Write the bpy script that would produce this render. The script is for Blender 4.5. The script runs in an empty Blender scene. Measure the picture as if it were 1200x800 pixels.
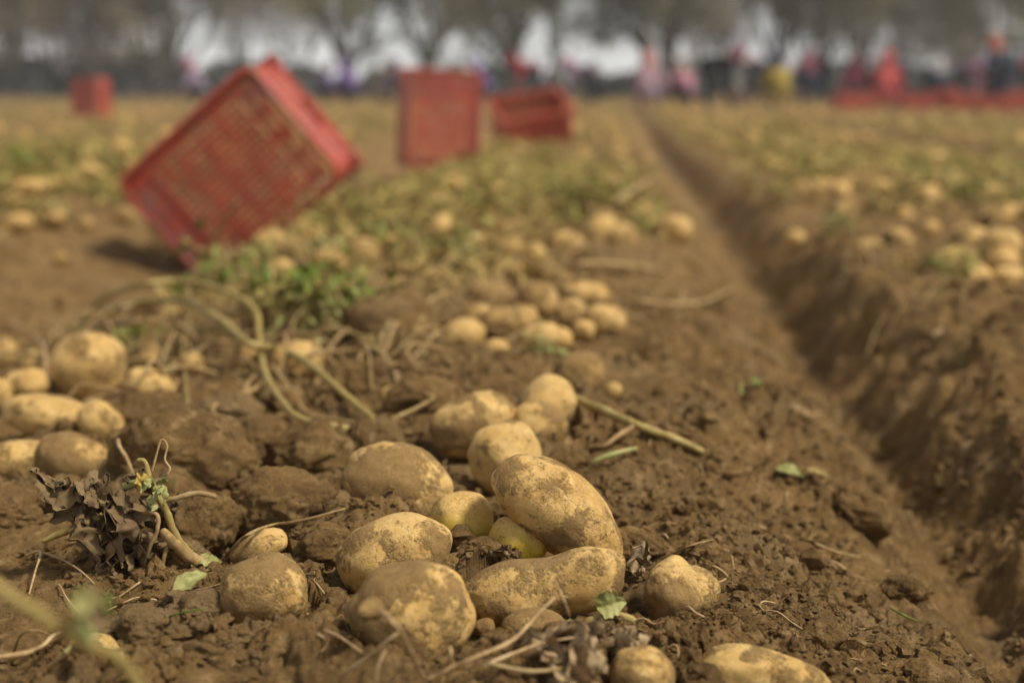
import bpy, bmesh, math, random
import numpy as np
from mathutils import Vector, Matrix

R = math.radians
random.seed(7); rng = np.random.default_rng(11)
sc = bpy.context.scene
COL = sc.collection

# ------------------------------------------------------------------ camera
CAM = np.array((0.0, 0.0, 0.42))
FPX, HORIZON, VPX = 1667.0, 102.0, 719.0            # focal length, horizon and row vanishing point in photo pixels
PITCH = math.atan((400 - HORIZON) / FPX)
YAW = math.atan((VPX - 600) / math.hypot(FPX, 400 - HORIZON))
cd = bpy.data.cameras.new('camera'); cam = bpy.data.objects.new('camera', cd); COL.objects.link(cam)
cam.location = CAM; cam.rotation_euler = (R(90) - PITCH, 0, YAW)
cd.lens = 50; cd.sensor_width = 36; cd.clip_start = 0.02; cd.clip_end = 3000
cd.dof.use_dof = True; cd.dof.focus_distance = 1.15; cd.dof.aperture_fstop = 3.3
sc.camera = cam
CR = np.array(cam.rotation_euler.to_matrix())        # columns: right, up, back
RIGHT, UP, FWD = CR[:, 0], CR[:, 1], -CR[:, 2]

# ------------------------------------------------------------------ sky, sun, exposure
SUN_EL, SUN_AZ = 54.0, 108.0                         # azimuth clockwise from +Y (the row direction)
w = bpy.data.worlds.new('World'); sc.world = w; w.use_nodes = True
wn = w.node_tree.nodes; wl = w.node_tree.links
sky = wn.new('ShaderNodeTexSky'); sky.sky_type = 'NISHITA'; sky.sun_disc = False
sky.sun_elevation = R(SUN_EL); sky.sun_rotation = R(SUN_AZ); sky.air_density = 1.0; sky.dust_density = 0.25; sky.ozone_density = 1.0
hs = wn.new('ShaderNodeHueSaturation'); hs.inputs['Saturation'].default_value = 0.12
wl.new(sky.outputs[0], hs.inputs['Color']); wl.new(hs.outputs[0], wn['Background'].inputs[0])
wn['Background'].inputs[1].default_value = 0.052
sd = bpy.data.lights.new('sun', 'SUN'); so = bpy.data.objects.new('sun', sd); COL.objects.link(so)
sd.energy = 1.6; sd.angle = R(10); sd.color = (1.0, 0.94, 0.82)
sv = Vector((math.sin(R(SUN_AZ)) * math.cos(R(SUN_EL)), math.cos(R(SUN_AZ)) * math.cos(R(SUN_EL)), math.sin(R(SUN_EL))))
so.rotation_euler = sv.to_track_quat('Z', 'Y').to_euler()
vs = sc.view_settings; vs.view_transform = 'Standard'; vs.look = 'None'; vs.exposure = 1.33; vs.gamma = 1.0; vs.use_curve_mapping = False
sc.render.engine = 'CYCLES'; sc.cycles.use_denoising = True; sc.cycles.max_bounces = 6

# ------------------------------------------------------------------ numeric noise
def _h(ix, iy, iz, s):
    n = (ix.astype(np.int64) * 374761393 + iy.astype(np.int64) * 668265263 + iz.astype(np.int64) * 2147483647 % 4294967291 + s * 974634777) & 0xFFFFFFFF
    n = ((n ^ (n >> 13)) * 1274126177) & 0xFFFFFFFF
    n = ((n ^ (n >> 16)) * 2246822519) & 0xFFFFFFFF
    return ((n ^ (n >> 15)) & 0xFFFFFF) / float(0x1000000)
def vn2(x, y, s=0):
    ix, iy = np.floor(x), np.floor(y); fx, fy = x - ix, y - iy
    u, v = fx*fx*fx*(fx*(fx*6-15)+10), fy*fy*fy*(fy*(fy*6-15)+10); z = np.zeros_like(ix)
    a, b = _h(ix, iy, z, s), _h(ix+1, iy, z, s); c, d = _h(ix, iy+1, z, s), _h(ix+1, iy+1, z, s)
    return (a + (b-a)*u)*(1-v) + (c + (d-c)*u)*v - .5
def fbm2(x, y, o=4, s=0):
    t = 0; a = 1.0
    for k in range(o):
        t = t + a*vn2(x, y, s+k); x, y = (x*1.62+y*1.18)+3.1, (-x*1.18+y*1.62)+7.7; a *= .5
    return t
def vn3(p, s=0):
    i = np.floor(p); f = p - i; u = f*f*f*(f*(f*6-15)+10); t = 0
    for dx in (0, 1):
        for dy in (0, 1):
            for dz in (0, 1):
                wgt = (u[:, 0] if dx else 1-u[:, 0])*(u[:, 1] if dy else 1-u[:, 1])*(u[:, 2] if dz else 1-u[:, 2])
                t = t + wgt*_h(i[:, 0]+dx, i[:, 1]+dy, i[:, 2]+dz, s)
    return t - .5
def fbm3(p, o=4, s=0):
    t = 0; a = 1.0
    for k in range(o):
        t = t + a*vn3(p, s+k); p = p*2.03 + 5.3; a *= .5
    return t
def bumps(x, y, cell, s, dens=.8):                   # rounded lumps of soil, 0..1
    gx, gy = x/cell, y/cell; ix, iy = np.floor(gx), np.floor(gy); z = np.zeros_like(ix); out = np.zeros_like(x)
    for dx in (-1, 0, 1):
        for dy in (-1, 0, 1):
            cx, cy = ix+dx, iy+dy
            px, py = cx+_h(cx, cy, z, s), cy+_h(cx, cy, z, s+1)
            on = _h(cx, cy, z, s+2); r = .35+.6*_h(cx, cy, z, s+3); hh = .3+.7*_h(cx, cy, z, s+4)
            q = 1-((gx-px)**2+(gy-py)**2)/(r*r)
            out = np.maximum(out, np.where((q > 0) & (on < dens), np.sqrt(np.clip(q, 0, 1))*hh*r/.95, 0))
    return out

# ------------------------------------------------------------------ the field's shape
_PX = [-40, -9.2, -9.0, -8.7, -7.2, -6.9, -6.6, -4.9, -4.6, -4.3, -2.6, -1.98, -1.62, -1.34, -1.08, -.86, -.4, -.1, .06, .2, .31, .355, .395, .43, .52, .66, .95, 1.6, 2.1, 2.4, 2.7, 4.3, 4.6, 4.9, 6.5, 6.8, 7.1, 40]
_PZ = [0, 0, -.1, 0, 0, -.1, 0, 0, -.12, 0, .02, .0, -.1, -.165, -.10, -.02, .0, .012, 0, -.036, -.080, -.135, -.165, -.145, -.025, .012, .015, .02, 0, -.13, 0, 0, -.11, 0, 0, -.1, 0, 0]
_gx = np.arange(-40, 40, .01); _gz = np.interp(_gx, _PX, _PZ); _k = np.exp(-.5*(np.arange(-8, 9)/2.6)**2); _k /= _k.sum()
_gz = np.convolve(np.pad(_gz, 8, mode='edge'), _k, 'valid')
def g0(x, y):
    x = np.asarray(x, float); y = np.asarray(y, float)
    m = .05*np.sin(y*.55+1) + .03*np.sin(y*1.7)
    m = m*.25*np.clip((y-1.2)/3, 0, 1)
    z = np.interp(x+m, _gx, _gz)*np.clip(1.35-y/40, .25, 1)
    return z
POT_FOOT = []                                        # (x, y, z centre, radius, half height): soil is pressed away here
def ground(x, y, fine=True):
    z = g0(x, y); near = np.clip((9-y)/5, 0, 1)
    fur = np.exp(-((x-.40)/.09)**2)+np.exp(-((x+1.45)/.32)**2)          # furrow bottoms are smoother
    rough = np.clip(1-.25*np.exp(-((x-.395)/.04)**2)-.6*np.exp(-((x+1.5)/.3)**2), .3, 1)
    z = z + .030*fbm2(x*2.2, y*2.2, 3, 3)*rough
    if fine:
        z = z + .024*fbm2(x*9, y*9, 3, 21)*rough
        wx, wy = x+.028*fbm2(x*34, y*34, 2, 61), y+.028*fbm2(x*34, y*34, 2, 62)
        pile = np.clip(.55+1.3*fbm2(x*5, y*5, 2, 71), .12, 1.3)*rough
        z = z + near*pile*(.026*bumps(wx, wy, .105, 31, .55)+.020*bumps(wx, wy, .05, 41, .75)+.0135*bumps(wx+.3, wy, .024, 51, .85))
        sel = np.where((y < 4.2) & (y > .3))
        xs, ys = x[sel], y[sel]; wx, wy = xs+.010*vn2(xs*120, ys*120, 63), ys+.010*vn2(xs*120, ys*120, 64)
        e = np.zeros_like(z); e[sel] = pile[sel]*(.0092*bumps(wx, wy, .0125, 81, .9)+.0046*bumps(wx, wy, .0065, 91, .9))+.005*fbm2(xs*160, ys*160, 2, 95)
        z = z+e
        wallx, wally = x+.03*fbm2(x*30, y*30, 2, 131), y+.03*fbm2(x*30, y*30, 2, 132)
        # scraped wall right of the furrow: streaks that run up the bank
        wall = np.clip((x-.41)/.06, 0, 1)*np.clip((.86-x)/.15, 0, 1)*np.clip((6-y)/3, 0, 1)
        z = z + wall*(.030*fbm2(x*4+y*1.2+.5*vn2(x*5, y*5, 7), (y-x*.7+.08*vn2(x*7, y*7, 9))*11, 3, 111)+.055*fbm2(x*10, y*10, 4, 115)+.022*bumps(wallx, wally, .06, 141, .6))
    bx0, bx1, by0, by1 = x.min(), x.max(), y.min(), y.max()
    for fi, (px, py, pz, pr, ph) in enumerate(POT_FOOT):
        if px+1.7*pr < bx0 or px-1.7*pr > bx1 or py+1.7*pr < by0 or py-1.7*pr > by1: continue
        s = np.where((np.abs(x-px) < pr*1.7) & (np.abs(y-py) < pr*1.7))
        if len(s[0]):
            d = np.hypot(x[s]-px, y[s]-py)
            lim = pz-(.97 if fi < 60 else .84)*ph+.40*np.maximum(0, d-.95*pr)
            lim = lim + 100*np.clip((d-1.4*pr)/(.3*pr), 0, 1)
            z[s] = np.minimum(z[s], lim)
    return z
_T = .35*1.0022**np.arange(3000)
def ray(px, py):
    d = RIGHT*(px-600)/FPX + UP*(400-py)/FPX + FWD
    return d
def hit(px, py, lift=0.0):
    """where the sight line through a photo pixel meets the ground (raised by lift)"""
    d = ray(px, py); P = CAM[None]+d[None]*_T[:, None]
    below = P[:, 2] < g0(P[:, 0], P[:, 1])+.012*(P[:, 1] < 9)+lift
    i = int(np.argmax(below)) if below.any() else len(_T)-1
    i = max(i, 1)
    lo, hi = _T[i-1], _T[i]
    for _ in range(18):
        m = (lo+hi)/2; p = CAM+d*m
        if p[2] < float(g0(p[0], p[1]))+.012*(p[1] < 9)+lift: hi = m
        else: lo = m
    return CAM+d*hi, hi                               # point, depth along the axis
def hitf(px, py, lift=0.0):
    t0_ = hit(px, py, lift)[1]; d = ray(px, py); ts = np.linspace(t0_*.86, t0_*1.12, 140); P = CAM[None]+d[None]*ts[:, None]
    below = P[:, 2] < ground(P[:, 0], P[:, 1])+lift; i = int(np.argmax(below)) if below.any() else 75
    return P[i], ts[i]
def at_depth(px, py, t): return CAM+ray(px, py)*t

# ------------------------------------------------------------------ object helpers
def tag(o, label=None, cat=None, group=None, kind=None):
    if label: o['label'] = label
    if cat: o['category'] = cat
    if group: o['group'] = group
    if kind: o['kind'] = kind
    return o
def mesh_np(name, V, F, mat, smooth=True):
    """V (n,3), F list of index arrays, each (m,3) or (m,4)"""
    me = bpy.data.meshes.new(name); V = np.asarray(V, np.float32)
    if not isinstance(F, list): F = [F]
    me.vertices.add(len(V)); me.vertices.foreach_set('co', V.ravel())
    idx = np.concatenate([f.ravel() for f in F]).astype(np.int32)
    tot = np.concatenate([np.full(len(f), f.shape[1]) for f in F]).astype(np.int32)
    me.loops.add(len(idx)); me.loops.foreach_set('vertex_index', idx)
    me.polygons.add(len(tot)); st = np.zeros(len(tot), np.int32); st[1:] = np.cumsum(tot)[:-1]
    me.polygons.foreach_set('loop_start', st); me.polygons.foreach_set('loop_total', tot)
    me.polygons.foreach_set('use_smooth', np.full(len(tot), smooth))
    me.update(calc_edges=True); me.validate()
    if mat: me.materials.append(mat)
    return me
def obj(name, me, parent=None, loc=None):
    o = bpy.data.objects.new(name, me); COL.objects.link(o)
    if loc is not None: o.location = loc
    if parent: o.parent = parent
    return o
def empty(name, loc=(0, 0, 0)):
    o = bpy.data.objects.new(name, None); COL.objects.link(o); o.location = loc; o.empty_display_size = .05
    return o
class MB:                                            # collects shapes for one mesh
    def __init__(s): s.v = []; s.q = []; s.t = []; s.n = 0
    def add(s, V, Q=None, T=None):
        s.v.append(np.asarray(V, float))
        if Q is not None and len(Q): s.q.append(np.asarray(Q)+s.n)
        if T is not None and len(T): s.t.append(np.asarray(T)+s.n)
        s.n += len(V)
    def box(s, lo, hi, M=None):
        x0, y0, z0 = lo; x1, y1, z1 = hi
        V = np.array([(x0, y0, z0), (x1, y0, z0), (x1, y1, z0), (x0, y1, z0), (x0, y0, z1), (x1, y0, z1), (x1, y1, z1), (x0, y1, z1)], float)
        if M is not None: V = V@np.array(M)[:3, :3].T+np.array(M)[:3, 3]
        s.add(V, [(0, 3, 2, 1), (4, 5, 6, 7), (0, 1, 5, 4), (1, 2, 6, 5), (2, 3, 7, 6), (3, 0, 4, 7)])
    def tube(s, pts, rad, n=7, wob=0.0, dense=6):
        P = np.asarray(pts, float); rad = np.asarray(rad, float)
        if rad.ndim == 0: rad = np.full(len(P), float(rad))
        if dense > 1 and len(P) > 2: P, rad = spline(P, rad, dense)
        T = np.gradient(P, axis=0); T /= np.linalg.norm(T, axis=1)[:, None]+1e-9
        up = np.array((.3, .2, .93)); 
        if abs(T[0]@up) > .95: up = np.array((1., 0, 0))
        A = np.cross(T, up); A /= np.linalg.norm(A, axis=1)[:, None]+1e-9; B = np.cross(T, A)
        th = np.linspace(0, 2*math.pi, n, endpoint=False)
        rr = rad[:, None]*np.ones(n)[None]
        if wob: rr = rr*(1+wob*(rng.random(rr.shape)-.5)*2)
        V = P[:, None]+rr[:, :, None]*(np.cos(th)[None, :, None]*A[:, None]+np.sin(th)[None, :, None]*B[:, None])
        m = len(P); i = np.arange(m-1)[:, None]*n; j = np.arange(n)[None]; k = (j+1) % n
        Q = np.stack([i+j, i+k, i+n+k, i+n+j], -1).reshape(-1, 4)
        V = np.concatenate([V.reshape(-1, 3), P[:1]-T[:1]*rad[0]*.5, P[-1:]+T[-1:]*rad[-1]*.5])
        a, b = m*n, m*n+1
        Tt = [(a, (q+1) % n, q) for q in range(n)]+[(b, (m-1)*n+q, (m-1)*n+(q+1) % n) for q in range(n)]
        s.add(V, Q, Tt)
    def mesh(s, name, mat, smooth=True):
        F = []
        if s.q: F.append(np.concatenate(s.q))
        if s.t: F.append(np.concatenate(s.t))
        return mesh_np(name, np.concatenate(s.v), F, mat, smooth)
def spline(P, rad, dense):
    out = []; ro = []; n = len(P)
    for i in range(n-1):
        p0, p1, p2, p3 = P[max(i-1, 0)], P[i], P[i+1], P[min(i+2, n-1)]
        for k in range(dense):
            t = k/dense; out.append(.5*((2*p1)+(-p0+p2)*t+(2*p0-5*p1+4*p2-p3)*t*t+(-p0+3*p1-3*p2+p3)*t**3)); ro.append(rad[i]*(1-t)+rad[i+1]*t)
    out.append(P[-1]); ro.append(rad[-1])
    return np.array(out), np.array(ro)
_ICO = {}
def ico(k):
    if k not in _ICO:
        bm = bmesh.new(); bmesh.ops.create_icosphere(bm, subdivisions=k, radius=1)
        _ICO[k] = (np.array([v.co[:] for v in bm.verts]), np.array([[v.index for v in f.verts] for f in bm.faces])); bm.free()
    return _ICO[k]

# ------------------------------------------------------------------ materials
class NT:
    def __init__(s, name, rough=.8, spec=.3):
        s.m = bpy.data.materials.new(name); s.m.use_nodes = True; s.t = s.m.node_tree
        s.b = s.t.nodes['Principled BSDF']; s.b.inputs['Roughness'].default_value = rough; s.b.inputs['Specular IOR Level'].default_value = spec
        s.c = s.t.nodes.new('ShaderNodeTexCoord'); s.o = s.t.nodes.new('ShaderNodeObjectInfo')
    def n(s, t, **kw):
        nd = s.t.nodes.new('ShaderNode'+t)
        for k, v in kw.items(): setattr(nd, k, v)
        return nd
    def ln(s, a, b): s.t.links.new(a, b)
    def coord(s, rnd=True):
        if not rnd: return s.c.outputs['Object']
        a = s.n('VectorMath', operation='MULTIPLY_ADD'); s.ln(s.o.outputs['Random'], a.inputs[0]); a.inputs[1].default_value = (37.1, 53.7, 71.3); s.ln(s.c.outputs['Object'], a.inputs[2])
        return a.outputs[0]
    def noise(s, vec, scale, detail=4, rough=.55, dist=0.0):
        q = s.n('TexNoise'); s.ln(vec, q.inputs['Vector']); q.inputs['Scale'].default_value = scale; q.inputs['Detail'].default_value = detail; q.inputs['Roughness'].default_value = rough; q.inputs['Distortion'].default_value = dist
        return q.outputs['Fac']
    def rng(s, v, a, b, c=0.0, d=1.0, smooth=True):
        q = s.n('MapRange'); q.interpolation_type = 'SMOOTHSTEP' if smooth else 'LINEAR'
        s.ln(v, q.inputs['Value'])
        for i, k in zip((1, 2, 3, 4), (a, b, c, d)):
            if hasattr(k, 'links') or hasattr(k, 'is_linked'): s.ln(k, q.inputs[i])
            else: q.inputs[i].default_value = k
        return q.outputs['Result']
    def math(s, op, a, b=None):
        q = s.n('Math', operation=op)
        for i, k in ((0, a), (1, b)):
            if k is None: continue
            if isinstance(k, (int, float)): q.inputs[i].default_value = k
            else: s.ln(k, q.inputs[i])
        return q.outputs[0]
    def mix(s, f, a, b):
        q = s.n('Mix', data_type='RGBA')
        if isinstance(f, (int, float)): q.inputs[0].default_value = f
        else: s.ln(f, q.inputs[0])
        for i, k in ((6, a), (7, b)):
            if isinstance(k, tuple): q.inputs[i].default_value = (*k, 1)
            else: s.ln(k, q.inputs[i])
        return q.outputs[2]
    def bump(s, hgt, strength, dist, prev=None):
        q = s.n('Bump'); q.inputs['Strength'].default_value = strength; q.inputs['Distance'].default_value = dist; s.ln(hgt, q.inputs['Height'])
        if prev: s.ln(prev, q.inputs['Normal'])
        return q.outputs[0]
    def done(s, col=None, rough=None, normal=None):
        if col is not None:
            if isinstance(col, tuple): s.b.inputs['Base Color'].default_value = (*col, 1)
            else: s.ln(col, s.b.inputs['Base Color'])
        if rough is not None: s.ln(rough, s.b.inputs['Roughness'])
        if normal is not None: s.ln(normal, s.b.inputs['Normal'])
        return s.m
SOIL_A, SOIL_B, SOIL_C = (.245, .145, .054), (.138, .078, .028), (.36, .235, .102)
def soil_mat(name, rnd, damp=False):
    t = NT(name, .97, .12); v = t.coord(rnd)
    c = t.mix(t.rng(t.noise(v, 9, 5, .6), .35, .65), SOIL_A, SOIL_B)
    c = t.mix(t.rng(t.noise(v, 55, 5, .65), .48, .72), c, SOIL_C)
    c = t.mix(t.rng(t.noise(v, 4.5, 5, .65), .50, .66, 0, .45), c, (.34, .235, .115)); c = t.mix(t.rng(t.noise(v, 22, 5, .6), .56, .7, 0, .5), c, (.095, .052, .019))
    c = t.mix(t.rng(t.noise(v, 420, 3, .6), .58, .75), c, (.36, .24, .12))
    c = t.mix(t.rng(t.noise(v, 300, 3, .6), .30, .42, 1, 0), c, (.06, .033, .015))
    r = None
    if damp:
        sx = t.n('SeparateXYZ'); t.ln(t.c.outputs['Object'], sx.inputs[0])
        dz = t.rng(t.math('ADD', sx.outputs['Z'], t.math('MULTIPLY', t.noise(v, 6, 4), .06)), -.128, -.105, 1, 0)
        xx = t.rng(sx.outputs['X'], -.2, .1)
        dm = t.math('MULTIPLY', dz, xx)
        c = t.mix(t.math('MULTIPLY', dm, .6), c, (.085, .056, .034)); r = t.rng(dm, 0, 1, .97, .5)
    nb = t.bump(t.noise(v, 150, 7, .72), .9, .0052); nb = t.bump(t.noise(v, 620, 4, .72), .9, .0018, nb)
    return t.done(c, r, nb)
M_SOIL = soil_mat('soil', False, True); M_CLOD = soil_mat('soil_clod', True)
def potato_mat():
    t = NT('potato_skin', .6, .22); v = t.coord(True)
    oc = t.n('SeparateColor'); t.ln(t.o.outputs['Color'], oc.inputs[0]); dirt, green, fade = oc.outputs
    skin = t.mix(t.rng(t.noise(v, 26, 4, .6), .35, .68), (.64, .405, .138), (.50, .285, .078))
    skin = t.mix(t.rng(t.noise(v, 130, 4, .6), .5, .72), skin, (.71, .49, .20))
    skin = t.mix(t.rng(fade, 0, 1, 0, .30, False), skin, (.70, .48, .17))
    gz = t.n('SeparateXYZ'); t.ln(t.c.outputs['Object'], gz.inputs[0])
    gm = t.math('MULTIPLY', green, t.rng(t.math('ADD', gz.outputs['Z'], t.math('MULTIPLY', t.noise(v, 40, 3), .02)), -.008, .034, 1, 0))
    skin = t.mix(gm, skin, (.60, .44, .02))
    skin = t.mix(t.rng(t.noise(v, 300, 2, .5), .64, .72, 0, .7), skin, (.30, .175, .065))
    big = t.noise(v, 17, 4, .55, .5); med = t.noise(v, 75, 5, .65); fin = t.noise(v, 330, 4, .7)
    dm = t.math('ADD', t.math('ADD', t.math('MULTIPLY', big, .56), t.math('MULTIPLY', med, .28)), t.math('MULTIPLY', fin, .16))
    lim = t.math('SUBTRACT', .66, t.math('MULTIPLY', dirt, .292))
    mask = t.math('MULTIPLY', t.rng(dm, t.math('SUBTRACT', lim, .028), t.math('ADD', lim, .050)), .84)
    grit = t.math('MULTIPLY', t.rng(t.noise(v, 620, 3, .65), .50, .66), t.rng(t.noise(v, 45, 4, .6), .36, .62, .0, .26))
    mask = t.math('MAXIMUM', mask, grit)
    film = t.math('MULTIPLY', dirt, .6)
    soil = t.mix(t.rng(t.noise(v, 120, 5, .65), .35, .65), (.165, .095, .036), (.26, .158, .062))
    soil = t.mix(t.rng(t.noise(v, 600, 3, .6), .58, .74), soil, (.12, .07, .03))
    skin = t.mix(t.math('MULTIPLY', film, t.rng(t.noise(v, 60, 5, .6), .3, .7)), skin, (.41, .255, .10))
    c = t.mix(mask, skin, soil)
    rr = t.rng(mask, 0, 1, .60, .96)
    hgt = t.math('ADD', t.math('MULTIPLY', mask, .9), t.math('MULTIPLY', t.math('MULTIPLY', mask, t.noise(v, 420, 4, .7)), 1.2))
    nb = t.bump(hgt, .9, .0016); nb = t.bump(t.noise(v, 520, 4, .65), .35, .0008, nb)
    return t.done(c, rr, nb)
M_POT = potato_mat()
def plant_mat(name, a, b, c, scale=120, rough=.7, trans=0.0, spec=.3):
    t = NT(name, rough, spec); v = t.coord(True)
    k = t.mix(t.rng(t.noise(v, scale, 4, .6), .32, .62), a, b); k = t.mix(t.rng(t.noise(v, scale*.27, 3, .6), .5, .75), k, c)
    if trans: t.b.inputs['Transmission Weight'].default_value = 0; t.b.inputs['Subsurface Weight'].default_value = trans; t.b.inputs['Subsurface Radius'].default_value = (.004, .004, .001)
    return t.done(k, None, t.bump(t.noise(v, scale*5, 3, .6), .5, .0008))
M_STRAW = plant_mat('dry_stem', (.40, .27, .11), (.27, .165, .062), (.46, .35, .16))
M_STEM = plant_mat('greenish_stem', (.37, .28, .085), (.28, .20, .06), (.46, .34, .13))
M_ROOT = plant_mat('pale_root', (.50, .34, .16), (.34, .21, .09), (.58, .43, .23))
M_WITHER = plant_mat('withered_leaf', (.135, .085, .036), (.22, .145, .066), (.075, .046, .02), 60, .85)
M_GREYLEAF = plant_mat('dry_grey_leaf', (.29, .195, .095), (.38, .265, .14), (.17, .11, .05), 60, .85)
M_GREEN = plant_mat('green_leaf', (.095, .145, .014), (.155, .19, .024), (.23, .22, .045), 30, .55)
M_PALEGREEN = plant_mat('pale_green_leaf', (.27, .27, .085), (.36, .33, .12), (.21, .21, .055), 50, .6)
M_OLIVE = plant_mat('field_weed', (.24, .21, .045), (.33, .265, .07), (.17, .185, .035), 3, .7)
M_LITTER = plant_mat('field_straw', (.42, .29, .09), (.31, .21, .06), (.50, .37, .14), 3, .8)
M_YELLOWLEAF = plant_mat('yellow_leaf', (.45, .30, .06), (.36, .25, .06), (.50, .38, .12), 60)
M_BARK = plant_mat('bark', (.15, .13, .10), (.11, .095, .075), (.18, .16, .13), 3, .9)
M_FOL = [plant_mat('olive_foliage', (.26, .235, .085), (.21, .195, .07), (.30, .265, .105), .8, .8),
         plant_mat('dark_foliage', (.19, .17, .07), (.15, .14, .06), (.225, .20, .085), .8, .8),
         plant_mat('grey_twigs', (.40, .35, .30), (.34, .30, .26), (.44, .39, .34), .8, .9),
         plant_mat('brown_twigs', (.32, .245, .14), (.26, .20, .115), (.36, .28, .16), .8, .9)]
M_HEDGE = plant_mat('hedge_foliage', (.145, .145, .095), (.115, .115, .075), (.17, .165, .11), .8, .85)
def plain(name, c, rough=.6, var=.25, scale=8, spec=.3):
    t = NT(name, rough, spec); v = t.coord(True)
    k = t.mix(t.rng(t.noise(v, scale, 5, .6), .35, .7), c, tuple(x*(1-var) for x in c))
    return t.done(k, None, t.bump(t.noise(v, scale*12, 3), .2, .002))
def crate_mat():
    t = NT('red_plastic', .42, .45); v = t.coord(True)
    c = t.mix(t.rng(t.noise(v, 7, 5, .6), .35, .7), (.43, .062, .032), (.34, .052, .030))
    c = t.mix(t.rng(t.noise(v, 18, 6, .7), .50, .66), c, (.28, .125, .07))
    c = t.mix(t.rng(t.noise(v, 5, 4, .6), .52, .8), c, (.55, .15, .085))
    return t.done(c, t.rng(t.noise(v, 18, 6, .7), .5, .7, .4, .85), t.bump(t.noise(v, 90, 4), .3, .002))
M_RED = crate_mat()
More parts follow.
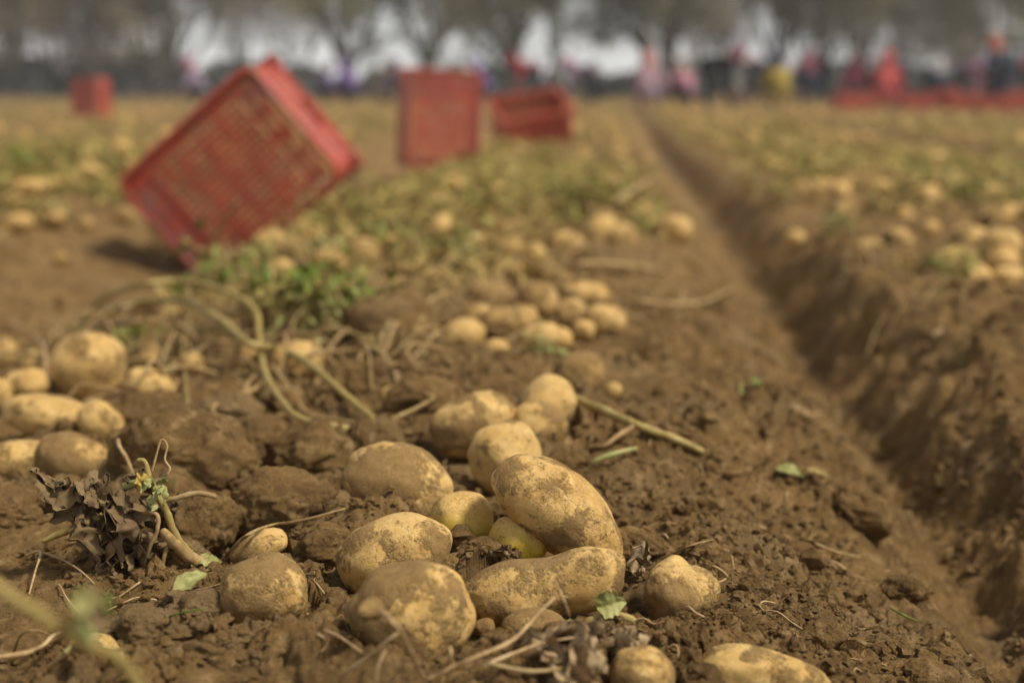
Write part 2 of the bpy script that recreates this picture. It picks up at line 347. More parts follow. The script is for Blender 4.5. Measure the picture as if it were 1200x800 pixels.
#SECTION2
# ------------------------------------------------------------------ potatoes
# photo x, y, width, height (pixels), tilt (degrees, right end up), dirt, green, shape, label
NEAR = 'large potatoes lying on the near ridge'
POT = [
 (485, 725, 142, 132, 8, .60, 0, dict(lump=1.2), 'big round potato with hanging pale root at front of the heap'),
 (462, 648, 132, 90, 18, .42, 0, {}, 'smooth oval potato just behind the big round front potato'),
 (462, 568, 126, 94, -8, .58, 0, {}, 'broad soil-smeared potato at the upper left of the near heap'),
 (489, 598, 62, 36, 5, .45, 0, {}, 'small potato mostly hidden behind the yellow-green round one'),
 (541, 612, 74, 72, -5, .08, 1.0, {}, 'round yellow-green potato in the middle of the near heap'),
 (606, 634, 70, 54, -12, .15, 1.0, {}, 'small greenish potato beside the round yellow-green one'),
 (661, 606, 186, 92, -41, .55, 0, dict(taper=-.20, bend=-.20), 'long pear-shaped potato leaning down right across the near heap'),
 (639, 688, 192, 86, 11, .68, 0, dict(taper=.10, waist=.22, bend=.10), 'long knobbly two-lobed potato lying across the front of the heap'),
 (541, 666, 56, 40, 0, .72, 0, {}, 'small brown potato wedged between the front and long potatoes'),
 (625, 736, 78, 44, 4, .78, 0, {}, 'small soil-caked potato below the long knobbly one'),
 (567, 735, 26, 22, 0, .9, 0, {}, 'tiny muddy potato right of the big round front potato'),
 (752, 793, 78, 72, 0, .66, 0, {}, 'round brown potato cut by the bottom edge near the withered sprig'),
 (792, 699, 84, 80, 20, .72, 0, dict(lump=2.2), 'angular dusty shrivelled potato standing alone right of the heap'),
 (895, 793, 152, 66, -13, .48, 0, dict(waist=.08), 'elongated potato at the bottom edge right of the heap'),
 (311, 697, 106, 92, -6, .62, 0, {}, 'round half-muddy potato sitting alone left of the heap'),
 (303, 642, 70, 40, 22, .45, 0, {}, 'yellow potato half buried under a dry twig'),
 (111, 766, 60, 50, -10, .38, 0, {}, 'small pale round potato behind the blurred grass stalk'),
 (554, 498, 106, 76, 25, .58, 0, {}, 'soil-brown oval potato behind the near heap, left of the twin-lobed one'),
 (592, 536, 84, 88, 15, .42, 0, {}, 'pale upright potato behind the long pear-shaped one'),
 (632, 504, 72, 64, 0, .45, 0, {}, 'knobbly lobe potato joining the pale upright potato'),
 (640, 480, 66, 84, -25, .50, 0, {}, 'tall dusty potato at the back of the twin-lobed group'),
 (678, 438, 62, 56, 10, .66, 0, {}, 'muddy round potato under the drooping pale green sprig'),
 (576, 350, 68, 40, -8, .66, 0, {}, 'brown oval potato at upper left of the middle heap'),
 (629, 354, 50, 50, 0, .66, 0, {}, 'round potato at the top centre of the middle heap'),
 (685, 346, 62, 34, 0, .38, 0, {}, 'smooth pale oval potato at upper right of the middle heap'),
 (709, 376, 54, 36, -6, .40, 0, {}, 'pale oval potato at the right end of the middle heap'),
 (669, 369, 36, 40, 0, .5, 0, {}, 'squeezed potato in the centre right of the middle heap'),
 (684, 387, 28, 25, 0, .5, 0, {}, 'small potato under the right side of the middle heap'),
 (588, 378, 62, 38, 0, .62, 0, {}, 'dusty potato in the centre left of the middle heap'),
 (542, 394, 54, 42, 25, .45, 0, {}, 'oval potato at the lower left of the middle heap'),
 (635, 396, 52, 34, 10, .36, 0, {}, 'yellowish potato behind the pale green sprig'),
 (583, 411, 32, 28, 0, .4, 0, {}, 'small yellow potato left of the pale green sprig'),
 (560, 372, 40, 32, 10, .6, 0, {}, 'small dusty potato at the far left of the middle heap'),
 (612, 372, 38, 34, 0, .55, 0, {}, 'round potato in the very middle of the middle heap'),
 (655, 396, 34, 28, -10, .45, 0, {}, 'small oval potato at the foot of the middle heap'),
 (652, 330, 40, 30, 0, .5, 0, {}, 'potato at the very top of the middle heap, beneath the pale stem'),
 (719, 458, 20, 20, 0, .5, 0, {}, 'tiny potato right of the muddy round one'),
 (592, 450, 18, 15, 0, .15, 0, {}, 'tiny bright yellow potato between two brown clods'),
 (457, 467, 23, 31, 0, .5, 0, {}, 'small upright potato in front of a brown clod'),
 (104, 430, 86, 82, 0, .42, 0, {}, 'largest round yellow potato of the left heap'),
 (30, 452, 56, 40, 15, .42, 0, {}, 'potato left below the largest round yellow one'),
 (56, 487, 98, 50, -7, .45, 0, {}, 'long yellow oval potato lying in the left heap'),
 (118, 496, 60, 46, -45, .48, 0, {}, 'tilted potato right of the long yellow oval one'),
 (33, 542, 92, 56, -6, .56, 0, {}, 'half-muddy potato at the front left of the left heap'),
 (88, 538, 96, 62, -22, .80, 0, {}, 'soil-brown potato at the front right of the left heap'),
 (175, 455, 62, 48, -24, .40, 0, {}, 'yellow potato right of the largest round one'),
 (4, 414, 32, 36, 0, .45, 0, {}, 'potato cut by the left edge at the back of the left heap'),
 (38, 426, 38, 30, 10, .52, 0, {}, 'small potato behind the dry root in the left heap'),
 (-2, 464, 34, 40, 0, .48, 0, {}, 'potato cut by the left edge in the middle of the left heap'),
 (176, 418, 32, 32, -10, .55, 0, {}, 'small brownish potato behind the green tuft of the left heap'),
 (225, 427, 28, 28, 0, .55, 0, {}, 'small pale potato under the arching stems'),
 (285, 429, 46, 48, 10, .5, 0, {}, 'yellow-brown potato left of the stem fork'),
 (346, 422, 66, 46, 0, .46, 0, {}, 'pale oval potato right behind the stem fork'),
 (315, 286, 42, 34, 20, .3, 0, {}, 'blurred pale potato right below the tilted crate, nearest its edge'),
 (365, 277, 42, 26, 5, .35, 0, {}, 'blurred oval potato among weeds right of the tilted crate'),
 (380, 304, 32, 26, 10, .3, 0, {}, 'bright blurred potato at the right of the group by the tilted crate'),
 (327, 317, 40, 28, -10, .35, 0, {}, 'blurred potato among green weeds below the tilted crate'),
 (245, 320, 30, 24, 0, .4, 0, {}, 'blurred potato under the tilted crate beside a slanting dry stick'),
 (281, 315, 22, 18, 0, .4, 0, {}, 'smallest blurred potato under the tilted crate'),
 (468, 228, 26, 24, 0, .35, 0, {}, 'small blurred potato on the left shoulder of the middle ridge'),
 (493, 246, 34, 25, -20, .35, 0, {}, 'blurred potato on the middle ridge left of the dark weeds'),
 (529, 221, 36, 32, 15, .35, 0, {}, 'blurred large potato below the upright crate'),
 (706, 272, 40, 36, 30, .35, 0, {}, 'left of two touching blurred potatoes at the furrow edge'),
 (731, 279, 32, 34, 0, .35, 0, {}, 'right of two touching blurred potatoes at the furrow edge'),
 (753, 249, 27, 21, 0, .3, 0, {}, 'pale blurred potato nearest the furrow beyond the touching pair'),
 (664, 285, 42, 30, 0, .4, 0, {}, 'blurred potato left of the touching pair, among straw'),
 (627, 297, 26, 26, 0, .45, 0, {}, 'small blurred potato behind the top of the middle heap'),
 (601, 318, 24, 25, 0, .5, 0, {}, 'small brown potato just behind the middle heap'),
 (1051, 280, 34, 28, 10, .5, 0, {}, 'greyish blurred potato topmost in the row on the right ridge edge'),
 (1018, 291, 36, 24, 0, .5, 0, {}, 'dusty blurred potato second in the row on the right ridge edge'),
 (983, 292, 21, 20, 0, .35, 0, {}, 'pale small potato at the left of the row on the right ridge edge'),
 (932, 279, 24, 19, 0, .35, 0, {}, 'small blurred potato on the furrow wall left of the right ridge row'),
 (1138, 284, 42, 26, 42, .4, 0, {}, 'slanting blurred potato above a green tuft on the right ridge'),
 (1138, 326, 48, 28, 20, .35, 0, {}, 'pale oval blurred potato beside the green tuft on the right ridge'),
 (1184, 326, 52, 28, 0, .5, 0, {}, 'broad brown blurred potato at the right edge of the picture'),
 (1091, 268, 21, 19, 0, .4, 0, {}, 'small blurred potato between the right ridge row and the slanting one'),
 (1153, 257, 21, 15, 0, .4, 0, {}, 'tiny blurred potato beyond the slanting one on the right ridge'),
 (105, 203, 34, 22, 0, .3, 0, {}, 'bright blurred potato on the left ridge nearest the tilted crate'),
 (30, 220, 52, 22, 5, .35, 0, {}, 'wide blurred potato at the back of the left ridge group'),
 (63, 217, 30, 19, 0, .35, 0, {}, 'blurred potato right behind the wide one on the left ridge'),
 (13, 239, 36, 25, 0, .35, 0, {}, 'blurred potato at the left edge of the left ridge group'),
 (21, 261, 36, 22, 5, .3, 0, {}, 'brightest blurred potato at the front of the left ridge group'),
 (64, 257, 28, 23, 0, .6, 0, {}, 'dull blurred potato right of the brightest one on the left ridge'),
 (100, 262, 20, 16, 0, .5, 0, {}, 'small blurred potato at the right of the left ridge group'),
 (72, 303, 18, 17, 0, .4, 0, {}, 'lone small potato on the bare soil of the left furrow wall'),
 (142, 176, 28, 23, 0, .35, 0, {}, 'blurred potato among yellow weeds behind the left ridge group'),
]
def potato_mesh(a, b, c, sub, shape, seed):
    V, F = ico(sub); P = V.copy(); x = P[:, 0].copy()
    cs = 1+shape.get('taper', 0)*x-shape.get('waist', 0)*np.exp(-((x-.1)/.33)**2)
    P[:, 1] *= cs; P[:, 2] *= cs
    P = np.sign(P)*np.abs(P)**.94
    lum = shape.get('lump', 1.0); off = seed*7.31
    d = .17*lum*fbm3(V*1.05+off, 2, 5)+.07*lum*vn3(V*2.6+off, 9)+.02*lum*fbm3(V*6+off, 2, 15)
    r2 = np.random.default_rng(seed)
    if sub >= 4:
        E = r2.normal(size=(9, 3)); E /= np.linalg.norm(E, axis=1)[:, None]
        for e in E:
            q = np.linalg.norm(V-e, axis=1); s = r2.uniform(.06, .11)
            d = d-.035*np.exp(-(q/s)**2)+.012*np.exp(-((q-1.7*s)/(.6*s))**2)
        d = d+.006*fbm3(V*22+off, 2, 25)
    P = P*(1+d)[:, None]
    P[:, 2] += shape.get('bend', 0)*(P[:, 0]**2-.4)
    P = P*np.array((a, c, b))
    return mesh_np('potato', P, F, M_POT)
FWD_H = FWD.copy()
FWD_H = FWD_H*.55+np.array((0, 1., 0))*.45; FWD_H /= np.linalg.norm(FWD_H)
UPV = np.cross(RIGHT, FWD_H); UPV /= np.linalg.norm(UPV)
def orient(tilt):
    B = np.stack([RIGHT, FWD_H, UPV], 1); t = R(tilt)
    Rz = np.array([[math.cos(t), 0, -math.sin(t)], [0, 1, 0], [math.sin(t), 0, math.cos(t)]])
    return B@Rz
def place(px, py, wp, hp, tilt, k=.72):
    t = R(tilt); hv = math.hypot(hp/2*math.cos(t), wp/2*math.sin(t))      # vertical half extent in pixels
    lift = .03
    for _ in range(4):
        P, d = hit(px, py, lift); lift = k*hv/FPX*d
    return P, d
potatoes = []
for i, (px, py, wp, hp, tilt, dirt, green, shape, label) in enumerate(POT):
    P, d = place(px, py, wp, hp, tilt)
    a, b = wp/2/FPX*d, hp/2/FPX*d; c = shape.get('c', (a+b)/2*.95)
    if wp > 150: c = b*1.0
    sub = 5 if d < 1.6 else (4 if d < 2.6 else 3)
    me = potato_mesh(a, b, c, sub, shape, i+1)
    o = obj('potato', me, None, P); Mx = Matrix(orient(tilt).tolist()); o.rotation_euler = Mx.to_euler()
    o.color = (min(1, dirt), green, random.random(), 1)
    tag(o, label, 'potato', 'potatoes lying on the dug field'); potatoes.append(o)
    t = R(tilt); hv = math.hypot(b*math.cos(t), a*math.sin(t)); hw = math.hypot(a*math.cos(t), b*math.sin(t))
    if d < 5: POT_FOOT.append((P[0], P[1], P[2], max(min(hw, hv*1.6), c)*.98, hv))
# root of the big front potato
def ppath(pts): return [tuple(hitf(x, y, l+.003)[0]) for x, y, l in pts]
front = potatoes[0]
mb = MB(); dF = hit(485, 725, .04)[1]-.045
mb.tube([at_depth(x, y, dF+dz) for x, y, dz in ((438, 712, .035), (428, 716, .02), (423, 718, .012))], [.0080, .0062, .003], 10)
me = mb.mesh('stolon_stub', M_POT); o = obj('stolon_stub', me); o.color = (.85, 0, .5, 1); o.parent = front; bpy.context.view_layer.update(); o.matrix_parent_inverse = front.matrix_world.inverted()

# far potatoes, scattered over the ridges where the rows were dug
far = []
protos = [potato_mesh(.046, .034, .036, 3, {}, 200+k) for k in range(6)]
zones = [('middle ridge beyond the middle heap', 'potatoes on the far middle ridge', -1.0, .22, 3.3, 17, 78),
         ('ridge right of the deep furrow', 'potatoes on the right ridge', .66, 2.2, 3.0, 15, 80),
         ('ridge left of the tilted crate', 'potatoes on the left ridge', -3.9, -2.0, 5.3, 16, 44)]
for where, grp, xa, xb, ya, yb, n in zones:
    for k in range(n):
        y = ya*(yb/ya)**random.random()**1.5
        x = xa+(xb-xa)*random.random()
        s = random.uniform(.75, 1.35)
        o = obj('potato', random.choice(protos)); z = float(ground(np.array([x]), np.array([y]))[0])
        o.location = (x, y, z+.016*s); o.scale = (s, s, s); o.rotation_euler = (random.uniform(-.3, .3), random.uniform(-.3, .3), random.uniform(0, 6.3))
        o.color = (random.uniform(.25, .75), 0, random.random(), 1); fr = (y/ya < (yb/ya)**.33, y/ya < (yb/ya)**.66); part = 'near part' if fr[0] else ('middle part' if fr[1] else 'far part'); side = 'left half' if x < (xa+xb)/2 else 'right half'
        tag(o, f'blurred potato on {side} of the {where}, {part}', 'potato', grp+f', {part}, {side}')
def merge_far(n, name, label):
    V0, F0 = ico(2); vs_, fs_ = [], []; m = 0
    for k in range(n):
        y = 5*(34/5)**random.random(); x = random.choice((-9.6, -7.9, -5.8, -3, -.9, 1.6, 1.6, 3.5, 3.5, 5.7, 8, 11, 14))+random.uniform(-.9, .9)
        s = random.uniform(.8, 1.4); Mx = np.array(Matrix.Rotation(random.uniform(0, 6.3), 3, 'Z'))
        P = (V0*np.array((.046, .036, .034))*s)@Mx.T+np.array((x, y, float(g0(x, y))+.025)); vs_.append(P); fs_.append(F0+m); m += len(V0)
    o = obj(name, mesh_np(name, np.concatenate(vs_), [np.concatenate(fs_)], M_POT)); o.color = (.5, 0, .5, 1)
    tag(o, label, 'potatoes', None, 'stuff')
merge_far(1500, 'distant_potatoes', 'distant blurred potatoes scattered across the far field')

# ------------------------------------------------------------------ ground: one sheet, finest on the near ridge
def ground_sheet():
    ys = [-2.5]
    while ys[-1] < 300:
        y = ys[-1]
        st = .12 if y < .5 else (.0021*y if y < 2.4 else (.0032*y if y < 5 else (.007*y if y < 14 else .05*y)))
        if y < .62 and y+st > .62: st = .62-y+1e-4
        ys.append(y+st)
    ys = np.array(ys)
    # columns: dense where the near ridge lies, wide apart outside
    u = [-4.0]
    while u[-1] < 4:
        q = u[-1]; a = abs(q+.07)
        u.append(q+(.0019 if a < .43 else min(1.5, .0019+(a-.43)*.07)))
    u = np.array(u)
    Y, U = np.meshgrid(ys, u, indexing='ij'); X = U*np.maximum(np.abs(Y), .75)+np.sign(U)*np.maximum(0, np.abs(U)-.6)*3*(Y < 3)
    sh = X.shape
    Z = ground(X.ravel(), Y.ravel()); m, n = sh
    i = np.arange(m-1)[:, None]*n; j = np.arange(n-1)[None]
    Q = np.stack([i+j, i+j+1, i+n+j+1, i+n+j], -1).reshape(-1, 4)
    print('GROUND', m, n, len(Q)*2)
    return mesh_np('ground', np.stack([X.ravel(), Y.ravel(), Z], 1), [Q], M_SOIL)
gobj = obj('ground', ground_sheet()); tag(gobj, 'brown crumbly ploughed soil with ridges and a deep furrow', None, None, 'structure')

# ------------------------------------------------------------------ soil clods
CLODS = [(222, 538, 150, 104, -14, 'largest soil clod, smooth brown lump right of the left heap'),
 (332, 592, 122, 78, 8, 'wide flat-topped soil clod left of the near heap'), (236, 612, 84, 74, 0, 'soil clod behind the withered plant'),
 (380, 640, 66, 52, 18, 'angular soil clod touching the oval potato of the near heap'), (458, 384, 100, 84, -20, 'tall dark soil clod left of the middle heap'),
 (424, 450, 70, 58, -20, 'round soil clod beside the pale oval potato behind the stem fork'), (438, 520, 64, 60, 0, 'soil clod right above the broad potato of the near heap'),
 (368, 532, 96, 64, 10, 'ridged soil clod between the largest clod and the near heap'), (402, 600, 60, 42, 0, 'small soil clod left of the broad soil-smeared potato'),
 (492, 470, 84, 56, 5, 'crumbling soil clod left of the soil-brown oval potato'), (268, 482, 70, 46, 0, 'soil clod under the forked dry branch'),
 (745, 642, 62, 44, -10, 'soil clod right of the long pear-shaped potato'), (300, 508, 60, 46, 10, 'soil clod between the largest clod and the forked branch'),
 (1012, 598, 74, 48, -25, 'soil clod on the slope by the wet furrow bottom'), (884, 690, 40, 30, 0, 'small soil clod right of the shrivelled potato'),
 (520, 432, 60, 40, 0, 'soil clod between the middle heap and the brown oval potato'), (572, 648, 60, 34, -12, 'flat cracked soil clod between the greenish and brown small potatoes'),
 (212, 655, 60, 44, 0, 'soil clod at the foot of the withered plant'), (705, 760, 46, 34, 0, 'small soil clod right of the withered grey leaves'),
 (240, 716, 66, 50, 12, 'crumbly soil clod left of the half-muddy single potato'), (172, 736, 76, 54, -10, 'soil clod right behind the small pale potato'),
 (830, 655, 44, 32, 0, 'soil clod behind the shrivelled potato'), (960, 745, 50, 36, 8, 'soil clod above the bottom right slope'),
 (1060, 690, 56, 40, 0, 'soil clod halfway down the slope to the furrow'), (395, 770, 70, 50, 0, 'soil clod left in front of the big round potato'),
 (480, 442, 50, 38, 0, 'soil clod behind the small upright potato'), (665, 545, 50, 38, 0, 'dark soil clod right of the pale upright potato'),
 (20, 600, 90, 60, 0, 'soil clod at the left edge in front of the left heap'), (330, 470, 54, 36, 0, 'soil clod below the pale oval potato'),
 (1090, 800, 70, 50, 0, 'soil clod at the lower right edge of the slope')]
for i, (px, py, wp, hp, tilt, label) in enumerate(CLODS):
    P, d = place(px, py, wp, hp, tilt, .72); a, b = wp/2/FPX*d, hp/2/FPX*d
    V, F = ico(5 if d < 1.9 else 4); off = i*3.7+90
    q = V+.25*np.stack([vn3(V*1.6+off, 1), vn3(V*1.6+off, 2), vn3(V*1.6+off, 3)], 1)
    r = 1+.38*fbm3(V*1.3+off, 2, 40)+.20*np.abs(fbm3(V*3.2+off, 3, 50))+.10*fbm3(V*8+off, 3, 60)+.045*fbm3(V*24+off, 2, 66)
    o = obj('soil_clod', mesh_np('soil_clod', q*r[:, None]*np.array((a, (a+b)/2, b)), F, M_CLOD), None, P)
    o.rotation_euler = Matrix(orient(tilt).tolist()).to_euler(); tag(o, label, 'soil clod', 'clods of soil on the near ridge')

# loose crumbs of soil on the near ground
def crumbs(n, ya, yb, smin, smax, sub, seed, xr=.5):
    r = np.random.default_rng(seed); V0, F0 = ico(sub); k = len(V0)
    y = ya*(yb/ya)**r.random(n); x = (r.random(n)*2-1)*xr*y*.92-.07*y; s = smin*(smax/smin)**(r.random(n)**2.6)
    keep = np.ones(n, bool)
    for (px, py, pz, pr, ph) in POT_FOOT: keep &= np.hypot(x-px, y-py) > pr*1.12
    keep &= vn2(x*6, y*6, 77) > -.22
    x, y, s = x[keep], y[keep], s[keep]; n = len(x)
    z = ground(x, y)
    N = V0[None]*np.ones((n, 1, 1)); N = N*(1+(1.0 if sub == 1 else .7)*(r.random((n, k, 1))-.5))
    sc3 = 1+.9*(r.random((n, 1, 3))-.5); N = N*sc3*s[:, None, None]*.5
    th = r.random(n)*6.3; c, t = np.cos(th), np.sin(th)
    X = N[:, :, 0]*c[:, None]-N[:, :, 1]*t[:, None]; Y = N[:, :, 0]*t[:, None]+N[:, :, 1]*c[:, None]
    W = np.stack([X+x[:, None], Y+y[:, None], N[:, :, 2]*.85+(z+s*.18)[:, None]], -1).reshape(-1, 3)
    F = (F0[None]+np.arange(n)[:, None, None]*k).reshape(-1, 3)
    return W, F
A = crumbs(44000, .85, 3.4, .0024, .011, 1, 5); B = crumbs(2600, .85, 4.5, .008, .026, 2, 6)
o = obj('soil_crumbs', mesh_np('soil_crumbs', np.concatenate([A[0], B[0]]), [np.concatenate([A[1], B[1]+len(A[0])])], M_CLOD, False))
tag(o, 'loose brown soil crumbs strewn over the ridge', 'soil', None, 'stuff')
#SECTION3
# ------------------------------------------------------------------ red plastic crates
CL, CW, CH = .55, .42, .30
def lattice(mb, o, ux, uy, nrm, lx, ly, ends=.085, pitch=.0215, bar=.0118, th=.006, slots=4):
    """perforated panel: frame, slotted end strips, fine grid between"""
    o, ux, uy, nrm = (np.array(q, float) for q in (o, ux, uy, nrm))
    M = np.eye(4); M[:3, 0], M[:3, 1], M[:3, 2], M[:3, 3] = ux, uy, nrm, o
    f = .020
    mb.box((0, 0, 0), (lx, f, th*1.6), M); mb.box((0, ly-f, 0), (lx, ly, th*1.6), M)
    mb.box((0, f, 0), (f, ly-f, th*1.6), M); mb.box((lx-f, f, 0), (lx, ly-f, th*1.6), M)
    if ends:
        for s in (0, 1):
            a, b = (f, ends) if s == 0 else (lx-ends, lx-f)
            e = .012; q0, q1 = (b-e, b) if s == 0 else (a, a+e)
            mb.box((q0, f, 0), (q1, ly-f, th*1.5), M)
            a2, b2 = (a, b-e) if s == 0 else (a+e, b)
            st = (ly-2*f)/slots
            for k in range(slots+1):                                   # bridges between the long slots
                y = f+k*st; mb.box((a2, max(f, y-.014), 0), (b2, min(ly-f, y+.014), th), M)
            m = (a2+b2)/2; mb.box((m-.014, f, .001), (m+.014, ly-f, th*.9), M)
    x0, x1 = (ends, lx-ends) if ends else (f, lx-f); y0, y1 = f, ly-f
    n = max(2, int((x1-x0)/pitch)); m = max(2, int((y1-y0)/pitch))
    for k in range(1, n):
        x = x0+(x1-x0)*k/n; w_ = bar*.8 if k % 4 else bar*1.5; mb.box((x-w_/2, y0, 0), (x+w_/2, y1, th*(.95 if k % 4 else 1.5)), M)
    for k in range(1, m):
        y = y0+(y1-y0)*k/m; w_ = bar*1.15; mb.box((x0, y-w_/2, .0004), (x1, y+w_/2, th*1.25), M)
def crate_parts():
    L, W, H = CL, CW, CH; ps = []; r = .05
    mb = MB(); lattice(mb, (r*.5, W-r*.5, 0), (1, 0, 0), (0, -1, 0), (0, 0, -1), L-r, W-r); ps.append(('base_grid', mb.mesh('base_grid', M_RED, False)))
    for s in (0, 1):
        mb = MB(); lattice(mb, (r, 0 if s == 0 else W, .004), (1, 0, 0), (0, 0, 1), (0, -1 if s == 0 else 1, 0), L-2*r, H-.03, ends=.07); ps.append(('side_panel', mb.mesh('side_panel', M_RED, False)))
    for s in (0, 1):
        mb = MB(); x = 0 if s == 0 else L; nx = -1 if s == 0 else 1
        for q in range(7): mb.box((min(x, x+nx*.006), r+.001, .002+q*.027), (max(x, x+nx*.006), W-r-.001, .002+q*.027+(.020 if q in (2, 4) else .0265)))
        for q in (.2, .5, .8): mb.box((min(x-nx*.002, x+nx*.007), r+(W-2*r)*q-.01, .003), (max(x-nx*.002, x+nx*.007), r+(W-2*r)*q+.01, H-.106))
        xa, xb = (x-.008, x+.004) if s == 0 else (x-.004, x+.008)
        mb.box((xa, r, H-.105), (xb, r+.11, H-.026)); mb.box((xa, W-r-.11, H-.105), (xb, W-r, H-.026)); mb.box((xa, r+.11, H-.05), (xb, W-r-.11, H-.026))
        ps.append(('end_panel', mb.mesh('end_panel', M_RED, False)))
    for cx, cy, a0 in ((r, r, 180), (L-r, r, 270), (L-r, W-r, 0), (r, W-r, 90)):       # rounded corner posts
        mb = MB(); th = np.radians(a0+np.linspace(0, 90, 7)); V = []
        for z in (-.004, H-.024):
            for rr in (r+.008, r-.004):
                V += [(cx+rr*math.cos(t), cy+rr*math.sin(t), z) for t in th]
        Q = []
        for k in range(6):
            Q += [(k, k+1, 14+k+1, 14+k), (7+k+1, 7+k, 21+k, 21+k+1), (14+k, 14+k+1, 21+k+1, 21+k), (k+1, k, 7+k, 7+k+1)]
        Q += [(0, 14, 21, 7), (6, 13, 27, 20)]
        mb.add(V, Q); ps.append(('corner_post', mb.mesh('corner_post', M_RED, True)))
    mb = MB(); t0, t1 = H-.026, H; o_ = .014                                       # thick top rim and the foot band round the base
    for (z0, z1, o2, i2) in ((t0, t1, .016, .012),):
        mb.box((-o2, -o2, z0), (L+o2, i2, z1)); mb.box((-o2, W-i2, z0), (L+o2, W+o2, z1)); mb.box((-o2, i2, z0), (i2, W-i2, z1)); mb.box((L-i2, i2, z0), (L+o2, W-i2, z1))
    ps.append(('rim', mb.mesh('rim', M_RED, False)))
    mb = MB(); q = r*.7
    pts = [];
    for cx, cy, a0 in ((q, q, 180), (L-q, q, 270), (L-q, W-q, 0), (q, W-q, 90)):
        pts += [(cx+q*math.cos(R(a0+t)), cy+q*math.sin(R(a0+t)), -.001) for t in (0, 30, 60, 90)]
    pts.append(pts[0]); mb.tube(pts, .0115, 8, dense=1); ps.append(('foot_band', mb.mesh('foot_band', M_RED, True)))
    return ps
CP = crate_parts()
def crate(M4, label, detail=True):
    e = empty('plastic_crate'); e.matrix_world = Matrix(M4.tolist())
    for n, me in CP: obj(n, me, e)
    return tag(e, label, 'crate', 'red plastic potato crates in the field')
def frame(ex, ey, ez, org):
    M = np.eye(4); M[:3, 0], M[:3, 1], M[:3, 2], M[:3, 3] = ex, ey, ez, org; return M
nz = lambda q: np.asarray(q, float)/np.linalg.norm(q)
# the tilted crate: base towards the camera, standing on one corner in the left furrow
d_, up_ = nz(ray(270, 200)), None
Nn = -d_; Rr = nz(np.cross((0, 0, 1), Nn)); Uu = np.cross(Nn, Rr)
th = R(40.5); nn = Rr*math.cos(th)+Uu*math.sin(th); ss = Rr*math.sin(th)-Uu*math.cos(th)     # along the long edge, along the short edge
ps = R(16); ex = nn*math.cos(ps)+Nn*math.sin(ps); nb_ = Nn*math.cos(ps)-nn*math.sin(ps)
s2 = R(4); ey0 = ss*math.cos(s2)+nb_*math.sin(s2); nb2 = nb_*math.cos(s2)-ss*math.sin(s2)
TD = 4.36; A_ = at_depth(139, 214, TD)
# base face outward = -z local = nb2 ; local x = ex ; local y = z cross x
ez = -nb2; ey = np.cross(ez, ex)
org = A_ if ey@ss > 0 else A_+ss*CW
crate(frame(ex, ey, ez, org), 'large tilted red crate standing on its corner in the left furrow')
# upright crate: standing on its end, base towards the camera
P = at_depth(518, 193, 8.35)
Nn = nz((CAM-P)*np.array((1, 1, 0))); Rr = nz(np.cross((0, 0, 1), Nn))
ya = R(10); Nn2 = Nn*math.cos(ya)+Rr*math.sin(ya); Rr2 = nz(np.cross((0, 0, 1), Nn2)); tl = R(-2.5)
up2 = np.array((0, 0, 1.))*math.cos(tl)-Rr2*math.sin(tl); ex = up2; ez = -Nn2; ez = nz(ez-(ez@ex)*ex); ey = np.cross(ez, ex)
c = P-np.array((0, 0, .01)); crate(frame(ex, ey, ez, c-ey*CW/2), 'red crate standing upright on its end on the middle ridge')
# crate lying on its side beyond it
P = at_depth(624, 156, 11.0); yw = R(-14)
ex = nz(RIGHT*math.cos(yw)+np.array((0, 1, 0))*math.sin(-yw)+np.array((0, 0, .16))); ez = nz((.1, -.35, .9)); ez = nz(ez-(ez@ex)*ex); ey = np.cross(ez, ex)
crate(frame(ex, ey, ez, P-ex*CL*.5-ey*CW*.5-np.array((0, 0, .05))), 'red crate lying aslant in weeds right behind the upright crate')
P, d = hit(101, 137); ex = np.array((0, 0, 1.)); ez = nz((.25, 1, 0)); ey = np.cross(ez, ex)
crate(frame(ex, ey, -ez if False else ez, P-ey*CW/2-np.array((0, 0, .02))), 'small distant red crate alone on the far left of the field')
for k, (px, dy, yw, lab) in enumerate(((1000, 25, 10, 'distant red crate left of the worker in bright coral'), (1030, 27, -5, 'distant red crate under the worker in bright coral'), (1072, 26, 4, 'distant red crate just right of the worker in bright coral'),
        (1104, 27, -8, 'distant red crate in the middle of the crates by the right-hand workers'), (1130, 26, 12, 'distant red crate beneath the worker in mauve'), (1158, 25, -4, 'large bright distant red crate left of the navy worker'), (1196, 25, 6, 'distant red crate cut by the right edge'))):
    t = dy; p = at_depth(px, 120, t); z = float(g0(p[0], p[1])); a = R(yw)
    tz = (0, .12, -.05, .25, 0, -.1, .08)[k]; ex = nz((math.cos(a), math.sin(a), tz)); ey = np.array((-math.sin(a), math.cos(a), 0))
    crate(frame(ex, ey, np.cross(ex, ey), np.array((p[0]-CL/2, p[1]-CW/2, z+.03))), lab)

